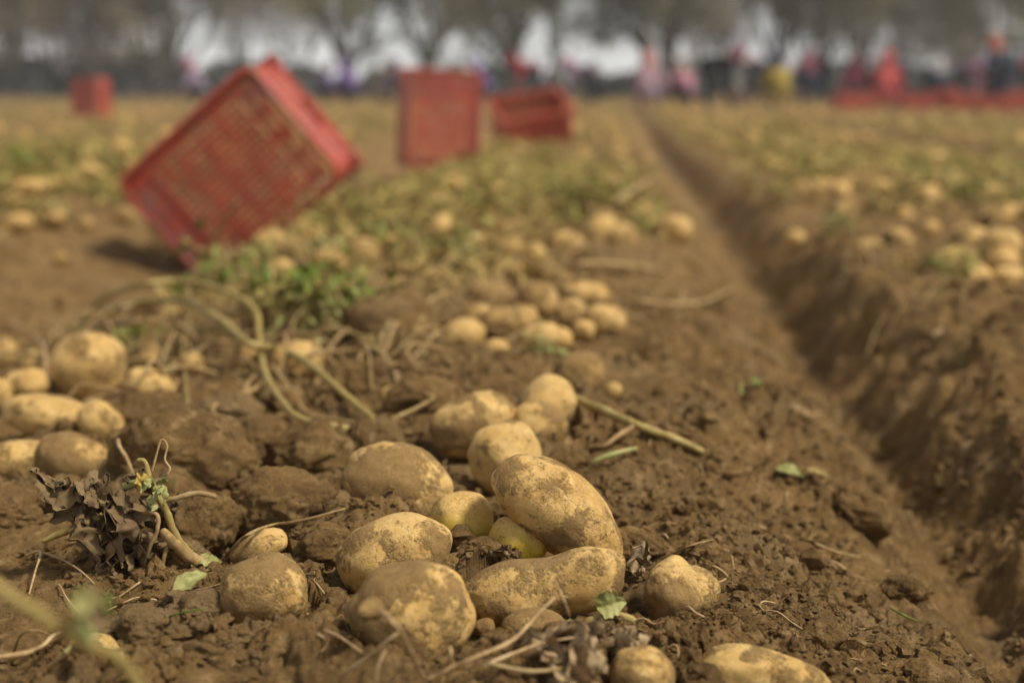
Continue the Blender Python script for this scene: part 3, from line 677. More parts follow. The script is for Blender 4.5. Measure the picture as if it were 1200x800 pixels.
# ------------------------------------------------------------------ stems, roots and leaves near the camera
def stem_obj(name, pts, rad, mat, label=None, cat='stem', parent=None, n=7, group=None):
    mb = MB(); mb.tube(pts, rad, n, .17); o = obj(name, mb.mesh(name, mat), parent)
    if parent: o.matrix_parent_inverse = parent.matrix_world.inverted()
    if label: tag(o, label, cat, group)
    return o
def px_r(pts, wpx):                                    # radius in metres from a width in photo pixels at the path's depth
    d = np.mean([hit(x, y, l)[1] for x, y, l in pts]); return wpx/2/FPX*d
def leaf_mesh(name, L, W, mat, crumple=.0, curl=.3, seed=0, nx=26, ny=15, ):
    r = np.random.default_rng(seed); u = np.linspace(0, 1, nx); v = np.linspace(-1, 1, ny); U, Vv = np.meshgrid(u, v, indexing='ij')
    wd = np.sin(np.pi*np.clip(U, .02, .985)**.8)**.75
    X = U*L; Y = Vv*wd*W/2*(1+.08*np.sin(U*26+seed)); Z = curl*L*(-(U-.2)**2)+.25*W*np.abs(Vv)*wd
    if crumple > .3:                                    # dead leaves roll up along the midrib
        ro = 1.1+1.6*r.random(); ph = Vv*ro*(.6+.6*U); rw = W*wd/2/ro; Y = rw*np.sin(ph); Z = Z+rw*(1-np.cos(ph))*1.2
    P = np.stack([X, Y, Z], -1).reshape(-1, 3)
    if crumple:
        q = P/max(L, W)*3.4+seed*3.1
        P = P+crumple*L*np.stack([fbm3(q, 3, 1), fbm3(q, 3, 11), fbm3(q+9, 3, 21)], 1)
    i = np.arange(nx-1)[:, None]*ny; j = np.arange(ny-1)[None]
    Q = np.stack([i+j, i+j+1, i+ny+j+1, i+ny+j], -1).reshape(-1, 4)
    T = P+np.array((0, 0, .0006)); n0 = len(P)
    border = [k*ny for k in range(nx)]+[(nx-1)*ny+k for k in range(1, ny)]+[k*ny+ny-1 for k in range(nx-2, -1, -1)]+[k for k in range(ny-2, 0, -1)]
    S = [(border[k], border[(k+1) % len(border)], border[(k+1) % len(border)]+n0, border[k]+n0) for k in range(len(border))]
    return mesh_np(name, np.concatenate([P, T]), [np.concatenate([Q[:, ::-1], Q+n0, np.array(S)])], mat)
def leaf_at(name, loc, L, W, mat, rot, crumple=0, curl=.3, seed=0, parent=None):
    o = obj(name, leaf_mesh(name, L, W, mat, crumple, curl, seed)); o.location = loc; o.rotation_euler = rot
    if parent: o.parent = parent; o.matrix_parent_inverse = parent.matrix_world.inverted()
    return o
def thing(name, loc, label, cat, group=None):
    e = empty(name, loc); tag(e, label, cat, group); bpy.context.view_layer.update(); return e

ST = [ # name, photo path (x, y, height above soil), width px start/end, material, label
 ('dry_vine', [(88, 388, .01), (118, 352, .06), (160, 335, .085), (212, 330, .09), (262, 340, .085), (298, 362, .07), (304, 398, .035), (312, 440, .02), (345, 486, .008), (385, 498, .004), (412, 503, .0)], 11, M_STEM, 'long arching tan-green stem, upper of the pair before the crate'),
 ('dry_vine', [(96, 376, .02), (150, 357, .045), (210, 352, .06), (256, 374, .055), (292, 402, .045), (332, 410, .04), (372, 434, .03), (408, 466, .015), (438, 490, .0)], 13, M_STEM, 'thick arching green stem, lower of the pair before the crate'),
 ('dry_branch', [(306, 452, .012), (276, 466, .012), (250, 476, .008), (254, 498, -.004)], 9, M_STRAW, 'pale forked dry branch over a clod'),
 ('dry_branch', [(318, 428, .022), (336, 452, .014), (358, 482, .004)], 7, M_STRAW, 'thin brown twig right of the stem fork'),
 ('dry_root', [(8, 376, .01), (32, 388, .03), (50, 406, .03), (53, 446, .012)], 5, M_ROOT, 'thin pale root draped over the left heap'),
 ('dry_root', [(46, 378, .02), (64, 384, .025), (72, 396, .02)], 4, M_ROOT, 'short pale root hooking behind the left heap'),
 ('dry_stick', [(224, 322, .0), (250, 278, .09), (277, 236, .18)], 6, M_STRAW, 'slanting dry stick standing in front of the tilted crate'),
 ('dry_stick', [(276, 314, .0), (266, 292, .04), (258, 276, .08)], 6, M_STRAW, 'short dry stick right of the slanting one'),
 ('dry_vine', [(660, 464, .012), (700, 478, .012), (744, 497, .012), (790, 514, .010), (824, 529, .006)], 14, M_STEM, 'thick cut stem pointing right across the bare soil'),
 ('dry_vine', [(744, 498, .010), (722, 512, .012), (708, 522, .004), (690, 524, .0)], 8, M_STRAW, 'curved brown side shoot below the thick cut stem'),
 ('cut_shoot', [(688, 545, .004), (715, 533, .012), (746, 525, .012)], 8, M_PALEGREEN, 'bright green cut shoot below the thick cut stem'),
 ('dry_vine', [(634, 328, .02), (660, 316, .03), (692, 309, .03), (735, 311, .02), (778, 319, .008)], 12, M_STRAW, 'thick pale stem lying behind the middle heap'),
 ('dry_vine', [(752, 354, .008), (796, 357, .010), (830, 352, .012), (862, 336, .012)], 9, M_STRAW, 'blurred pale stem pointing to the furrow right of the middle heap'),
 ('dry_vine', [(318, 527, .002), (345, 518, .012), (375, 517, .012), (402, 514, .004)], 10, M_STRAW, 'short thick pale stem lying between clods'),
 ('dry_twig', [(264, 652, .0), (288, 628, .028), (318, 615, .026), (352, 610, .022), (404, 596, .018)], 4.5, M_STRAW, 'thin dry twig across the half buried yellow potato'),
 ('dry_root', [(446, 716, .075), (460, 728, .078), (474, 748, .062), (486, 772, .038), (498, 796, .014)], 6.5, M_ROOT, 'pale root hanging in front of the big round potato'),
 ('dry_root', [(398, 792, .004), (428, 772, .02), (452, 752, .035), (466, 742, .04)], 5.5, M_ROOT, 'pale root rising from lower left of the big round potato'),
 ('dry_root', [(440, 798, .012), (444, 778, .024), (452, 762, .03)], 5, M_ROOT, 'short root left below the big round potato'),
 ('dry_root', [(500, 796, .008), (530, 782, .02), (556, 770, .025), (600, 750, .028), (628, 722, .03), (650, 700, .03)], 6, M_ROOT, 'long pale root running from the front potato to the knobbly one'),
 ('dry_root', [(560, 782, .012), (600, 766, .02), (640, 752, .02), (690, 745, .012)], 5, M_ROOT, 'pale root below the soil-caked small potato'),
 ('dry_root', [(568, 776, .012), (620, 786, .016), (668, 780, .016), (706, 762, .012)], 6, M_STRAW, 'straw-coloured root along the bottom centre'),
 ('dry_root', [(380, 738, .004), (398, 746, .014), (424, 764, .01)], 4, M_ROOT, 'thin root left of the big round potato'),
 ('dry_root', [(520, 786, .012), (528, 768, .03), (526, 758, .034), (510, 768, .024)], 4.5, M_ROOT, 'hooked root right below the big round potato'),
 ('dry_root', [(650, 680, .045), (660, 700, .045), (668, 722, .03)], 2.6, M_ROOT, 'hair-thin root against the long knobbly potato'),
 ('dry_root', [(30, 651, .004), (47, 646, .012), (41, 670, .008), (34, 696, .0)], 3.6, M_ROOT, 'thin hooked root on the soil left of the withered plant'),
 ('dry_root', [(47, 646, .012), (74, 656, .010), (96, 670, .008), (110, 684, .0)], 3.2, M_ROOT, 'thin root running right from the hooked root'),
 ('dry_twig', [(-8, 770, .012), (30, 765, .014), (50, 756, .016), (62, 745, .014), (80, 737, .006)], 6.5, M_ROOT, 'pale twig at the bottom left corner'),
 ('dry_twig', [(16, 764, .004), (24, 744, .022), (40, 738, .028), (58, 744, .012)], 3.4, M_STRAW, 'thin bent twig arching at the bottom left corner'),
 ('loose_grass', [(198, 722, .004), (216, 717, .012), (239, 713, .010)], 3, M_GREEN, 'thin green grass blade lying on soil left of the single potato'),
 ('sprout', [(147, 790, .0), (144, 776, .014), (143, 764, .024)], 6, M_ROOT, 'pale sprout standing beside the small pale potato'),
 ('dry_root', [(372, 742, .0), (384, 752, .006), (376, 764, .002)], 3, M_ROOT, 'tiny curled root on soil left of the front potato'),
 ('dry_root', [(828, 668, .01), (838, 664, .018), (852, 676, .012), (838, 684, .006)], 4.5, M_STRAW, 'small frayed root right of the shrivelled potato'),
 ('dry_root', [(943, 632, .0), (962, 640, .012), (985, 648, .012), (1008, 652, .002)], 4.5, M_STRAW, 'frayed root lying on the slope'),
 ('dry_root', [(790, 648, .0), (812, 638, .006), (836, 632, .0)], 3, M_STRAW, 'short thin root on the bare soil'),
 ('dry_root', [(1044, 712, .002), (1058, 720, .010), (1076, 728, .004)], 3.2, M_GREEN, 'small green shoot on the slope'),
 ('dry_vine', [(1165, 200, .02), (1185, 214, .05), (1206, 224, .05)], 8, M_STRAW, 'blurred pale stalk at the right edge of the field'),
 ('dry_vine', [(708, 250, .02), (735, 228, .07), (766, 208, .10)], 9, M_STRAW, 'blurred pale stalk rising at the furrow edge beyond the touching pair'),
 ('dry_vine', [(176, 488, .0), (140, 512, .03), (150, 540, .02), (160, 566, .005)], 6, M_ROOT, 'pale bent root over the tilted potato of the left heap'),
 ('dry_vine', [(222, 372, .03), (214, 410, .02), (218, 450, .006), (222, 482, .0)], 5, M_STEM, 'thin upright stem hanging from the arching stems'),
 ('dry_vine', [(230, 385, .03), (262, 388, .035), (296, 402, .03)], 9, M_STEM, 'short green stem under the arching pair'),
 ('dry_vine', [(100, 384, .02), (150, 378, .03), (198, 376, .025), (236, 392, .02)], 9, M_STRAW, 'flat pale stem under the arching pair at the left'),
]
for name, pts, wpx, mat, label in ST:
    P3 = ppath(pts); r0 = px_r(pts, wpx*(.72 if 'vine' in name else .85)); rr = np.linspace(r0, r0*.62, len(P3))*np.array([1+.28*((q % 2) == 1) for q in range(len(P3))]); stem_obj(name, P3, rr, mat, label, name.split('_')[-1], None, 8)

# the withered plant left of the near heap
def near_pt(px, py, base_t, dz=0): return at_depth(px, py, base_t+dz)
bp, bt = hit(205, 668); wp_ = thing('withered_potato_plant', bp, 'withered dark brown potato plant with one green shoot, left foreground', 'plant')
def wpath(l, t0): return [at_depth(x, y, t0+dz) for x, y, dz in l]
t0 = hit(170, 676)[1]-.01
stem_obj('main_stem', wpath([(238, 662, .01), (222, 652, 0), (205, 637, -.01), (190, 622, -.02)], t0), [.0060, .0056, .005, .0035], M_STRAW, parent=wp_, n=9)
stem_obj('green_shoot', wpath([(222, 648, 0), (206, 628, -.01), (196, 602, -.015), (186, 582, -.02), (176, 562, -.02), (170, 541, -.02), (161, 539, -.02)], t0), [.0035, .0033, .003, .0028, .0026, .002, .0018], M_STEM, parent=wp_)
stem_obj('tendril', wpath([(178, 553, -.02), (184, 530, -.02), (189, 515, -.02), (196, 522, -.02), (193, 538, -.02), (199, 548, -.02), (196, 556, -.02)], t0), [.0009]*7, M_ROOT, parent=wp_)
stem_obj('root', wpath([(168, 600, -.02), (184, 603, -.025), (184, 622, -.025), (174, 645, -.02), (170, 670, -.01), (174, 698, 0)], t0), [.0014, .0019, .0017, .0015, .0012, .0008], M_ROOT, parent=wp_)
stem_obj('root', wpath([(196, 640, -.01), (190, 662, -.01), (190, 686, .0)], t0), [.002, .0018, .0015], M_STRAW, parent=wp_)
stem_obj('cut_stub', wpath([(50, 634, -.01), (72, 624, -.01), (97, 614, -.01), (120, 604, -.01)], t0), [.002, .0034, .0036, .003], M_STEM, parent=wp_)
stem_obj('cut_stub', wpath([(146, 570, -.01), (160, 565, -.015), (174, 561, -.02)], t0), [.0035, .0034, .003], M_PALEGREEN, parent=wp_)
stem_obj('twig', wpath([(192, 587, 0), (212, 582, 0), (232, 578, 0), (253, 582, 0)], t0), [.0022, .0024, .0026, .002], M_STRAW, parent=wp_)
stem_obj('twig', wpath([(82, 585, 0), (92, 577, 0), (106, 576, 0), (118, 584, 0)], t0), [.002, .0026, .0028, .002], M_STEM, parent=wp_)
LV = [(100, 612, .05, .035, 60), (116, 572, .05, .034, 120), (142, 600, .05, .036, 20), (158, 632, .05, .03, 140), (126, 652, .045, .03, 100), (108, 640, .05, .032, 30), (146, 660, .045, .03, 80), (132, 598, .05, .03, 200), (112, 600, .075, .05, 80), (128, 585, .08, .055, 110), (138, 612, .085, .05, 95), (104, 575, .06, .05, 150), (150, 590, .07, .05, 70), (160, 618, .075, .045, 100), (120, 625, .07, .045, 85), (90, 580, .05, .04, 190), (148, 570, .06, .04, 30), (165, 600, .06, .05, 60), (135, 640, .06, .04, 110), (155, 645, .05, .04, 75)]
for k, (x, y, L_, W_, ang) in enumerate(LV):
    leaf_at('withered_leaf', at_depth(x, y-16, t0-.014+.004*(k % 6)), L_*.74, W_*.8, M_WITHER, (R(60+random.uniform(-40, 40)), R(ang), R(random.uniform(-50, 50))), .36, .5, k+1, wp_)
for k, (x, y) in enumerate(((176, 556), (184, 566), (190, 560), (180, 572), (187, 578), (192, 572))):
    leaf_at('small_leaf', at_depth(x, y, t0-.022), .016, .010, M_PALEGREEN if k else M_YELLOWLEAF, (random.uniform(-1, 1), random.uniform(-1, 1), random.uniform(0, 6)), .35, .4, 60+k, wp_)

# withered sprig in front of the near heap
bp, bt = hit(690, 760); wp2 = thing('withered_sprig', bp, 'withered sprig with grey crumpled leaves and green tip, front centre', 'plant')
t1 = hit(700, 735)[1]-.01
stem_obj('main_stem', wpath([(664, 748, 0), (678, 742, -.005), (690, 728, -.008), (712, 723, -.008), (736, 724, -.008), (754, 738, -.006), (770, 750, -.003), (784, 764, 0)], t1), [.002, .003, .0034, .0034, .0036, .004, .0042, .002], M_STEM, parent=wp2)
stem_obj('side_stem', wpath([(640, 752, 0), (670, 745, -.004), (700, 736, -.008), (722, 729, -.008)], t1), [.002, .0024, .0026, .003], M_STEM, parent=wp2)
for k, (x, y) in enumerate(((776, 765), (783, 771), (788, 768))):
    stem_obj('frayed_end', wpath([(768, 749, -.003), (x, y, 0)], t1), [.002, .0007], M_STRAW, parent=wp2, n=5)
leaf_at('green_leaf', at_depth(699, 712, t1-.012), .022, .020, M_PALEGREEN, (R(70), R(-10), R(10)), .12, .2, 3, wp2)
leaf_at('green_leaf', at_depth(728, 728, t1-.006), .034, .018, M_GREEN, (R(30), R(70), R(0)), .15, .5, 4, wp2)
leaf_at('green_leaf', at_depth(664, 730, t1-.002), .022, .016, M_PALEGREEN, (R(60), R(60), R(30)), .25, .4, 5, wp2)
for k, (x, y) in enumerate(((650, 752), (668, 765), (690, 758), (706, 748), (722, 755), (660, 780), (686, 782), (712, 770), (640, 772), (700, 795), (672, 796), (728, 742), (648, 792), (735, 765))):
    p, _ = hitf(x, y, .010)
    leaf_at('withered_leaf', p, random.uniform(.026, .042), random.uniform(.018, .03), M_GREYLEAF, (random.uniform(-.8, .8), random.uniform(-.6, .6), random.uniform(0, 6.3)), .34, .3, 20+k, wp2)

# single fallen leaves
LF = [(204, 694, .03, .016, M_PALEGREEN, (.5, -.5, .6), .08, 'pale green leaf on soil left of the half-muddy single potato'),
 (740, 676, .030, .024, M_GREYLEAF, (.8, -.9, 1.0), .40, 'curled dry brown leaf between the knobbly and the shrivelled potato'),
 (572, 652, .026, .018, M_WITHER, (.2, .1, .3), .32, 'crumpled grey leaf lying between the greenish potatoes'),
 (600, 722, .03, .02, M_GREYLEAF, (.6, .2, .8), .35, 'pale curled leaf left of the small soil-caked potato'),
 (868, 462, .03, .024, M_PALEGREEN, (.9, -.3, 1.3), .12, 'pale blurred leaf upright on the slope by the furrow'),
 (880, 448, .02, .018, M_GREEN, (.3, .3, .3), .12, 'dark green blurred leaf on the slope by the furrow'),
 (908, 550, .034, .018, M_PALEGREEN, (.2, 0, -.4), .1, 'pale oval leaf on the slope above the wet furrow'),
 (940, 551, .034, .010, M_STEM, (.2, 0, -.3), .1, 'narrow green leaf right beside the pale oval leaf'),
 (934, 470, .04, .026, M_ROOT, (.7, .3, -1.0), .2, 'tan dry leaf at the furrow edge'),
 (1096, 392, .045, .03, M_GREYLEAF, (.3, 0, .2), .2, 'grey leaf on the furrow wall'), (1128, 424, .045, .03, M_GREEN, (.3, 0, .2), .2, 'dark green leaf on the furrow wall'),
 (294, 612, .03, .02, M_WITHER, (.6, .3, .4), .4, 'dark curled leaf on top of the half buried yellow potato'),
 (662, 430, .035, .02, M_PALEGREEN, (.6, .2, .3), .3, 'pale green curled leaf drooping over the muddy round potato'),
 (640, 408, .05, .02, M_PALEGREEN, (.4, .2, -.2), .3, 'long pale green leaf behind the twin-lobed group'),
 (74, 762, .02, .014, M_PALEGREEN, (.5, .3, .3), .2, 'small pale leaf under the blurred grass stalk'),
 (218, 655, .026, .018, M_PALEGREEN, (.5, .2, .3), .3, 'pale leaf scrap at the foot of the withered plant'),
 (936, 632, .022, .018, M_STRAW, (.5, .2, .3), .4, 'straw-coloured leaf scrap on the slope')]
for k, (x, y, L_, W_, m, rot, cr, label) in enumerate(LF):
    p, _ = hitf(x, y, .008); o = leaf_at('fallen_leaf', p, L_, W_, m, rot, cr, .3, 100+k); tag(o, label, 'leaf')

# grass stalk right in front of the lens, rooted below the picture
q0 = at_depth(165, 812, .72); q0 = np.array((q0[0], q0[1], 0)); q0[2] = float(g0(q0[0], q0[1]))
bl = thing('grass_stalk', q0+np.array((.03, -.02, 0)), 'blurred green grass stalk crossing the bottom left corner', 'grass')
stem_obj('stalk', [q0+np.array((.06, -.02, .01)), at_depth(160, 800, .66), at_depth(100, 756, .62), at_depth(46, 720, .60), at_depth(0, 690, .59), at_depth(-60, 640, .58)], [.0030, .0030, .0028, .0027, .0026, .0022], M_STEM, parent=bl)
stem_obj('side_shoot', [at_depth(70, 737, .61), at_depth(88, 724, .60), at_depth(100, 704, .60)], [.0016, .0015, .0012], M_STEM, parent=bl)
for k, (x, y, L_, m) in enumerate(((84, 706, .012, M_PALEGREEN), (100, 716, .016, M_GREYLEAF), (118, 702, .012, M_GREEN), (104, 690, .014, M_GREYLEAF), (92, 724, .012, M_PALEGREEN))):
    leaf_at('leaflet', at_depth(x, y, .60), L_, .010, m, (R(60), R(30*k), R(40*k)), .2, .4, 140+k, bl)

# ------------------------------------------------------------------ weeds and dry haulm between the potatoes
def tuft_meshes(seed, n, spread, hgt, lw, green):
    r = np.random.default_rng(seed); mb = MB(); ms = MB(); bases = []
    for k in range(max(4, n//7)):
        a = r.random()*6.3; q = spread*(r.random()**.6); p0 = np.array((q*.4*math.cos(a), q*.4*math.sin(a), -.01)); p2 = np.array((q*math.cos(a+.3), q*math.sin(a+.3), hgt*r.uniform(.3, 1)))
        p1 = (p0+p2)/2+np.array((0, 0, hgt*.35)); ms.tube([p0, p1, p2], [.0028, .0022, .0014], 5, dense=4); bases.append((p0, p1, p2))
    for k in range(n):
        p0, p1, p2 = bases[r.integers(len(bases))]; t = r.uniform(.2, 1.05); c = (1-t)**2*p0+2*t*(1-t)*p1+t*t*p2+r.normal(size=3)*lw*.7
        a = r.random()*6.3; el = r.uniform(-.5, .9); d1 = np.array((math.cos(a)*math.cos(el), math.sin(a)*math.cos(el), math.sin(el))); d2 = nz(np.cross(d1, r.normal(size=3))); d3 = np.cross(d1, d2)
        L = lw*r.uniform(.7, 1.5); W = L*r.uniform(.35, .6)
        V = [c, c+d1*L*.35+d2*W*.5+d3*W*.12, c+d1*L*.35-d2*W*.5+d3*W*.12, c+d1*L*.75+d2*W*.38, c+d1*L*.75-d2*W*.38, c+d1*L-d3*L*.15, c+d1*L*.5-d3*W*.1]
        mb.add(V, None, [(0, 6, 1), (0, 2, 6), (1, 6, 3), (2, 4, 6), (3, 6, 5), (4, 5, 6)])
    return mb.mesh('foliage', green, True), ms.mesh('stems', M_STEM if green in (M_GREEN, M_PALEGREEN) else M_STRAW, True)
TM = {('g', k): tuft_meshes(300+k, 70, .10, .085, .026, M_GREEN) for k in range(3)}
TM.update({('p', k): tuft_meshes(320+k, 60, .10, .08, .026, M_PALEGREEN) for k in range(2)})
TM.update({('d', k): tuft_meshes(340+k, 46, .13, .07, .022, M_LITTER) for k in range(3)})
TM.update({('o', k): tuft_meshes(360+k, 70, .11, .10, .024, M_OLIVE) for k in range(2)})
TUFT = [(236, 296, 'd', 1.3, 'dry haulm at the lowest corner of the tilted crate'), (268, 292, 'o', 1.3, 'olive haulm against the lower edge of the tilted crate, left part'), (300, 276, 'd', 1.4, 'dry haulm against the lower edge of the tilted crate, middle part'), (330, 262, 'o', 1.4, 'olive haulm against the lower edge of the tilted crate, right part'), (362, 252, 'g', 1.2, 'green shoots against the right corner of the tilted crate'), (392, 240, 'd', 1.4, 'dry haulm just right of the tilted crate corner'), (425, 232, 'o', 1.3, 'olive haulm on the ridge beyond the tilted crate corner'), (640, 250, 'd', 1.4, 'tall dry haulm on the far right of the middle ridge'), (560, 228, 'd', 1.4, 'tall dry haulm under the lying crate'), (700, 235, 'o', 1.2, 'olive haulm near the furrow edge of the far ridge'), (1120, 250, 'd', 1.3, 'dry haulm behind the slanting right-ridge potato'), (1030, 215, 'd', 1.4, 'dry haulm midway along the right ridge'), (410, 372, 'g', .75, 'bright green weed left of the tall dark clod'), (388, 350, 'g', .8, 'green weed behind the bright one left of the clod'), (352, 366, 'o', .8, 'olive weed right of the arching stems'),
 (318, 352, 'g', .7, 'green weed below the tilted crate beside the arching stems'), (290, 335, 'o', .9, 'olive weed under the right corner of the tilted crate'), (240, 345, 'g', .6, 'green weed at the left foot of the tilted crate'),
 (152, 402, 'g', .5, 'small vivid green tuft behind the largest left potato'), (375, 392, 'p', .6, 'pale leafy weed above the pale oval potato'), (330, 382, 'o', .7, 'dark olive weed under the arching stems'),
 (440, 340, 'd', .9, 'dry haulm tangle above the tall clod'), (480, 318, 'd', 1.0, 'dry haulm tangle left of the middle heap'), (522, 322, 'p', .8, 'pale green weed just above the middle heap'), (500, 300, 'o', .9, 'dark olive weed on the ridge above the middle heap'),
 (560, 300, 'd', 1.0, 'dry haulm tangle behind the middle heap'), (612, 282, 'd', .9, 'dry haulm tangle by the small blurred potatoes'), (660, 262, 'o', .9, 'olive weed left of the touching pair of potatoes'), (680, 232, 'g', 1.0, 'dark green weed clump beyond the touching pair'),
 (648, 220, 'o', 1.1, 'olive weed clump on the far middle ridge'), (745, 262, 'g', .5, 'small green tuft at the furrow edge'), (420, 300, 'd', 1.0, 'dry haulm right of the potatoes under the crate'), (450, 272, 'd', 1.1, 'dry haulm right of the tilted crate'),
 (400, 255, 'o', 1.0, 'olive weed right beside the tilted crate'), (470, 285, 'g', .7, 'green weed between dry haulm on the ridge'), (355, 248, 'd', .9, 'dry haulm leaning on the tilted crate'), (370, 300, 'p', .7, 'pale weed among the potatoes by the crate'),
 (290, 302, 'p', .6, 'pale weed in front of the tilted crate'), (540, 262, 'd', 1.2, 'dry haulm on the middle ridge below the upright crate'), (580, 240, 'o', 1.1, 'olive weed on the middle ridge right of the upright crate'), (600, 262, 'd', 1.0, 'dry haulm halfway up the middle ridge'),
 (1108, 316, 'g', .65, 'vivid green tuft on the right ridge'), (1136, 226, 'g', .9, 'bright green clump farther along the right ridge'), (1010, 244, 'o', 1.0, 'olive clump behind the right ridge row'), (985, 262, 'p', .8, 'pale clump left of the right ridge row'),
 (1190, 240, 'g', .8, 'green tuft by the pale stalk at the right edge'), (1060, 235, 'o', 1.0, 'olive weed in the middle of the right ridge'), (1090, 205, 'o', 1.2, 'olive weed far along the right ridge'), (955, 225, 'd', 1.1, 'dry haulm at the furrow shoulder of the right ridge'),
 (1160, 298, 'd', .8, 'dry haulm by the slanting potato'), (1070, 306, 'd', .6, 'dry haulm low on the right ridge edge'), (630, 402, 'p', .35, 'little pale sprig above the muddy round potato'),
 (30, 190, 'g', 1.2, 'green weed clump on the far left ridge'), (70, 178, 'o', 1.3, 'olive weed clump at the back of the left ridge'), (120, 190, 'o', 1.0, 'olive weed behind the bright left-ridge potato'), (900, 230, 'o', .9, 'olive weed by the furrow halfway'),
 (40, 400, 'd', .6, 'dry tangle behind the left heap'), (200, 395, 'd', .5, 'dry tangle under the arching stems'), (90, 392, 'p', .4, 'pale shoots behind the largest left potato'), (460, 400, 'd', .4, 'dry scraps beside the tall clod'), (1115, 300, 'p', .5, 'pale shoots right of the vivid tuft')]
for k, (px, py, kind, s, label) in enumerate(TUFT):
    s = s*(1.25 if 220 < px < 620 and py > 240 else 1.0); p, d = hitf(px, py+12); e = empty('weed' if kind in 'gpo' else 'dry_haulm', p); e.scale = (s, s, s); e.rotation_euler = (0, 0, random.uniform(0, 6.3))
    f, sm = TM[(kind, k % (3 if kind in 'gd' else 2))]; tag(obj('foliage', f, e), kind='stuff'); tag(obj('stem_bundle', sm, e), kind='stuff')
    tag(e, label, 'weed' if kind in 'gpo' else 'dry plant', 'weeds and dry haulm on the ridges')

def litter(n, mat, name, label, ya, yb, Lr, hmax, seed, ridge=True, flat=.3, wr=(.12, .3), xmul=.5):
    r = np.random.default_rng(seed); y = ya*(yb/ya)**r.random(n); x = (r.random(n)*2-1)*xmul*y-.07*y
    keep = vn2(x*1.1, y*.6, seed)+.35*vn2(x*4, y*2, seed+1) > -.12
    z = g0(x, y)
    if ridge: keep &= z > -.035
    edge = np.clip((y-2.6)*.12, -.02, .24); keep &= ~((x > edge) & (x < .54) & (y < 18)); soft = np.clip((edge-x)/.45, 0, 1)**.6+np.clip((x-.54)/.3, 0, 1); keep &= (r.random(n) < np.where(y < 11, soft*np.clip((y-1.4)/2.6, .06, 1), 1))
    x, y = x[keep], y[keep]; z = ground(x, y); n = len(x)
    L = Lr[0]+(Lr[1]-Lr[0])*r.random(n); W = L*(wr[0]+(wr[1]-wr[0])*r.random(n)); a = r.random(n)*6.3; el = r.normal(size=n)*flat+.2
    d1 = np.stack([np.cos(a)*np.cos(el), np.sin(a)*np.cos(el), np.sin(el)], 1); d2 = np.stack([-np.sin(a), np.cos(a), r.normal(size=n)*.5], 1)
    c = np.stack([x, y, z+.004+hmax*r.random(n)**2], 1)
    V = np.stack([c-d1*L[:, None]*.5, c-d2*W[:, None]*.5+np.array((0, 0, .1))*L[:, None], c+d1*L[:, None]*.5, c+d2*W[:, None]*.5+np.array((0, 0, .1))*L[:, None]], 1).reshape(-1, 3)
    Q = np.arange(n*4).reshape(-1, 4)
    o = obj(name, mesh_np(name, V, [Q], mat)); tag(o, label, 'ground cover', None, 'stuff')
litter(90000, M_OLIVE, 'field_weeds', 'low olive weeds covering the far ridges', 3.8, 48, (.03, .09), .07, 401)
litter(64000, M_LITTER, 'field_straw', 'dry yellow straw and dead haulm strewn over the field', 2.6, 48, (.03, .12), .04, 402, wr=(.05, .16))
litter(8000, M_GREEN, 'green_ground_weeds', 'patches of green weeds across the far field', 6, 48, (.03, .07), .06, 403)
# tangled dead vines on the ridges
mb = MB(); r = np.random.default_rng(19)
for k in range(1300):
    right = k % 4 == 0; nearer = k % 11 == 1
    y = 2.5*(9.5/2.5)**r.random(); x = r.uniform(.62, 2.2) if right else -1.0+(1.02+min(.2, max(0, y-2.6)*.1))*r.random()
    if nearer: y = r.uniform(1.75, 2.6); x = r.uniform(-.85, -.18)
    L = r.uniform(.06, .26); a = r.random()*6.3; b_ = r.normal()*.7; pts = []; arch = r.random()**2*.07
    for q in range(5):
        pts.append((x, y)); x += L/4*math.cos(a); y += L/4*math.sin(a); a += b_*.6
    pts = np.array(pts); z = ground(pts[:, 0], pts[:, 1])+.004+arch*np.sin(np.linspace(0, 3.1, 5))
    mb.tube(np.column_stack([pts, z]), r.uniform(.0014, .0036), 5, dense=3)
o = obj('dead_vines', mb.mesh('dead_vines', M_STRAW)); tag(o, 'tangle of dead straw-coloured vines on the ridges', 'dead vines', None, 'stuff')
# fine dead roots and fibres on the near soil
mb = MB(); r = np.random.default_rng(9)
for k in range(210):
    y = .95*(3.0/.95)**r.random(); x = (r.random()*2-1)*.42*y-.07*y; L = r.uniform(.012, .05); a = r.random()*6.3; b_ = r.normal()*.8
    pts = []
    for q in range(4):
        pts.append((x, y)); x += L/3*math.cos(a); y += L/3*math.sin(a); a += b_*.6
    pts = np.array(pts); z = ground(pts[:, 0], pts[:, 1])+.002+.006*np.sin(np.linspace(0, 3.1, 4))*r.random()
    mb.tube(np.column_stack([pts, z]), r.uniform(.0004, .0011), 4, dense=3)
o = obj('root_fibres', mb.mesh('root_fibres', M_ROOT)); tag(o, 'fine pale root fibres scattered over the soil', 'roots', None, 'stuff')
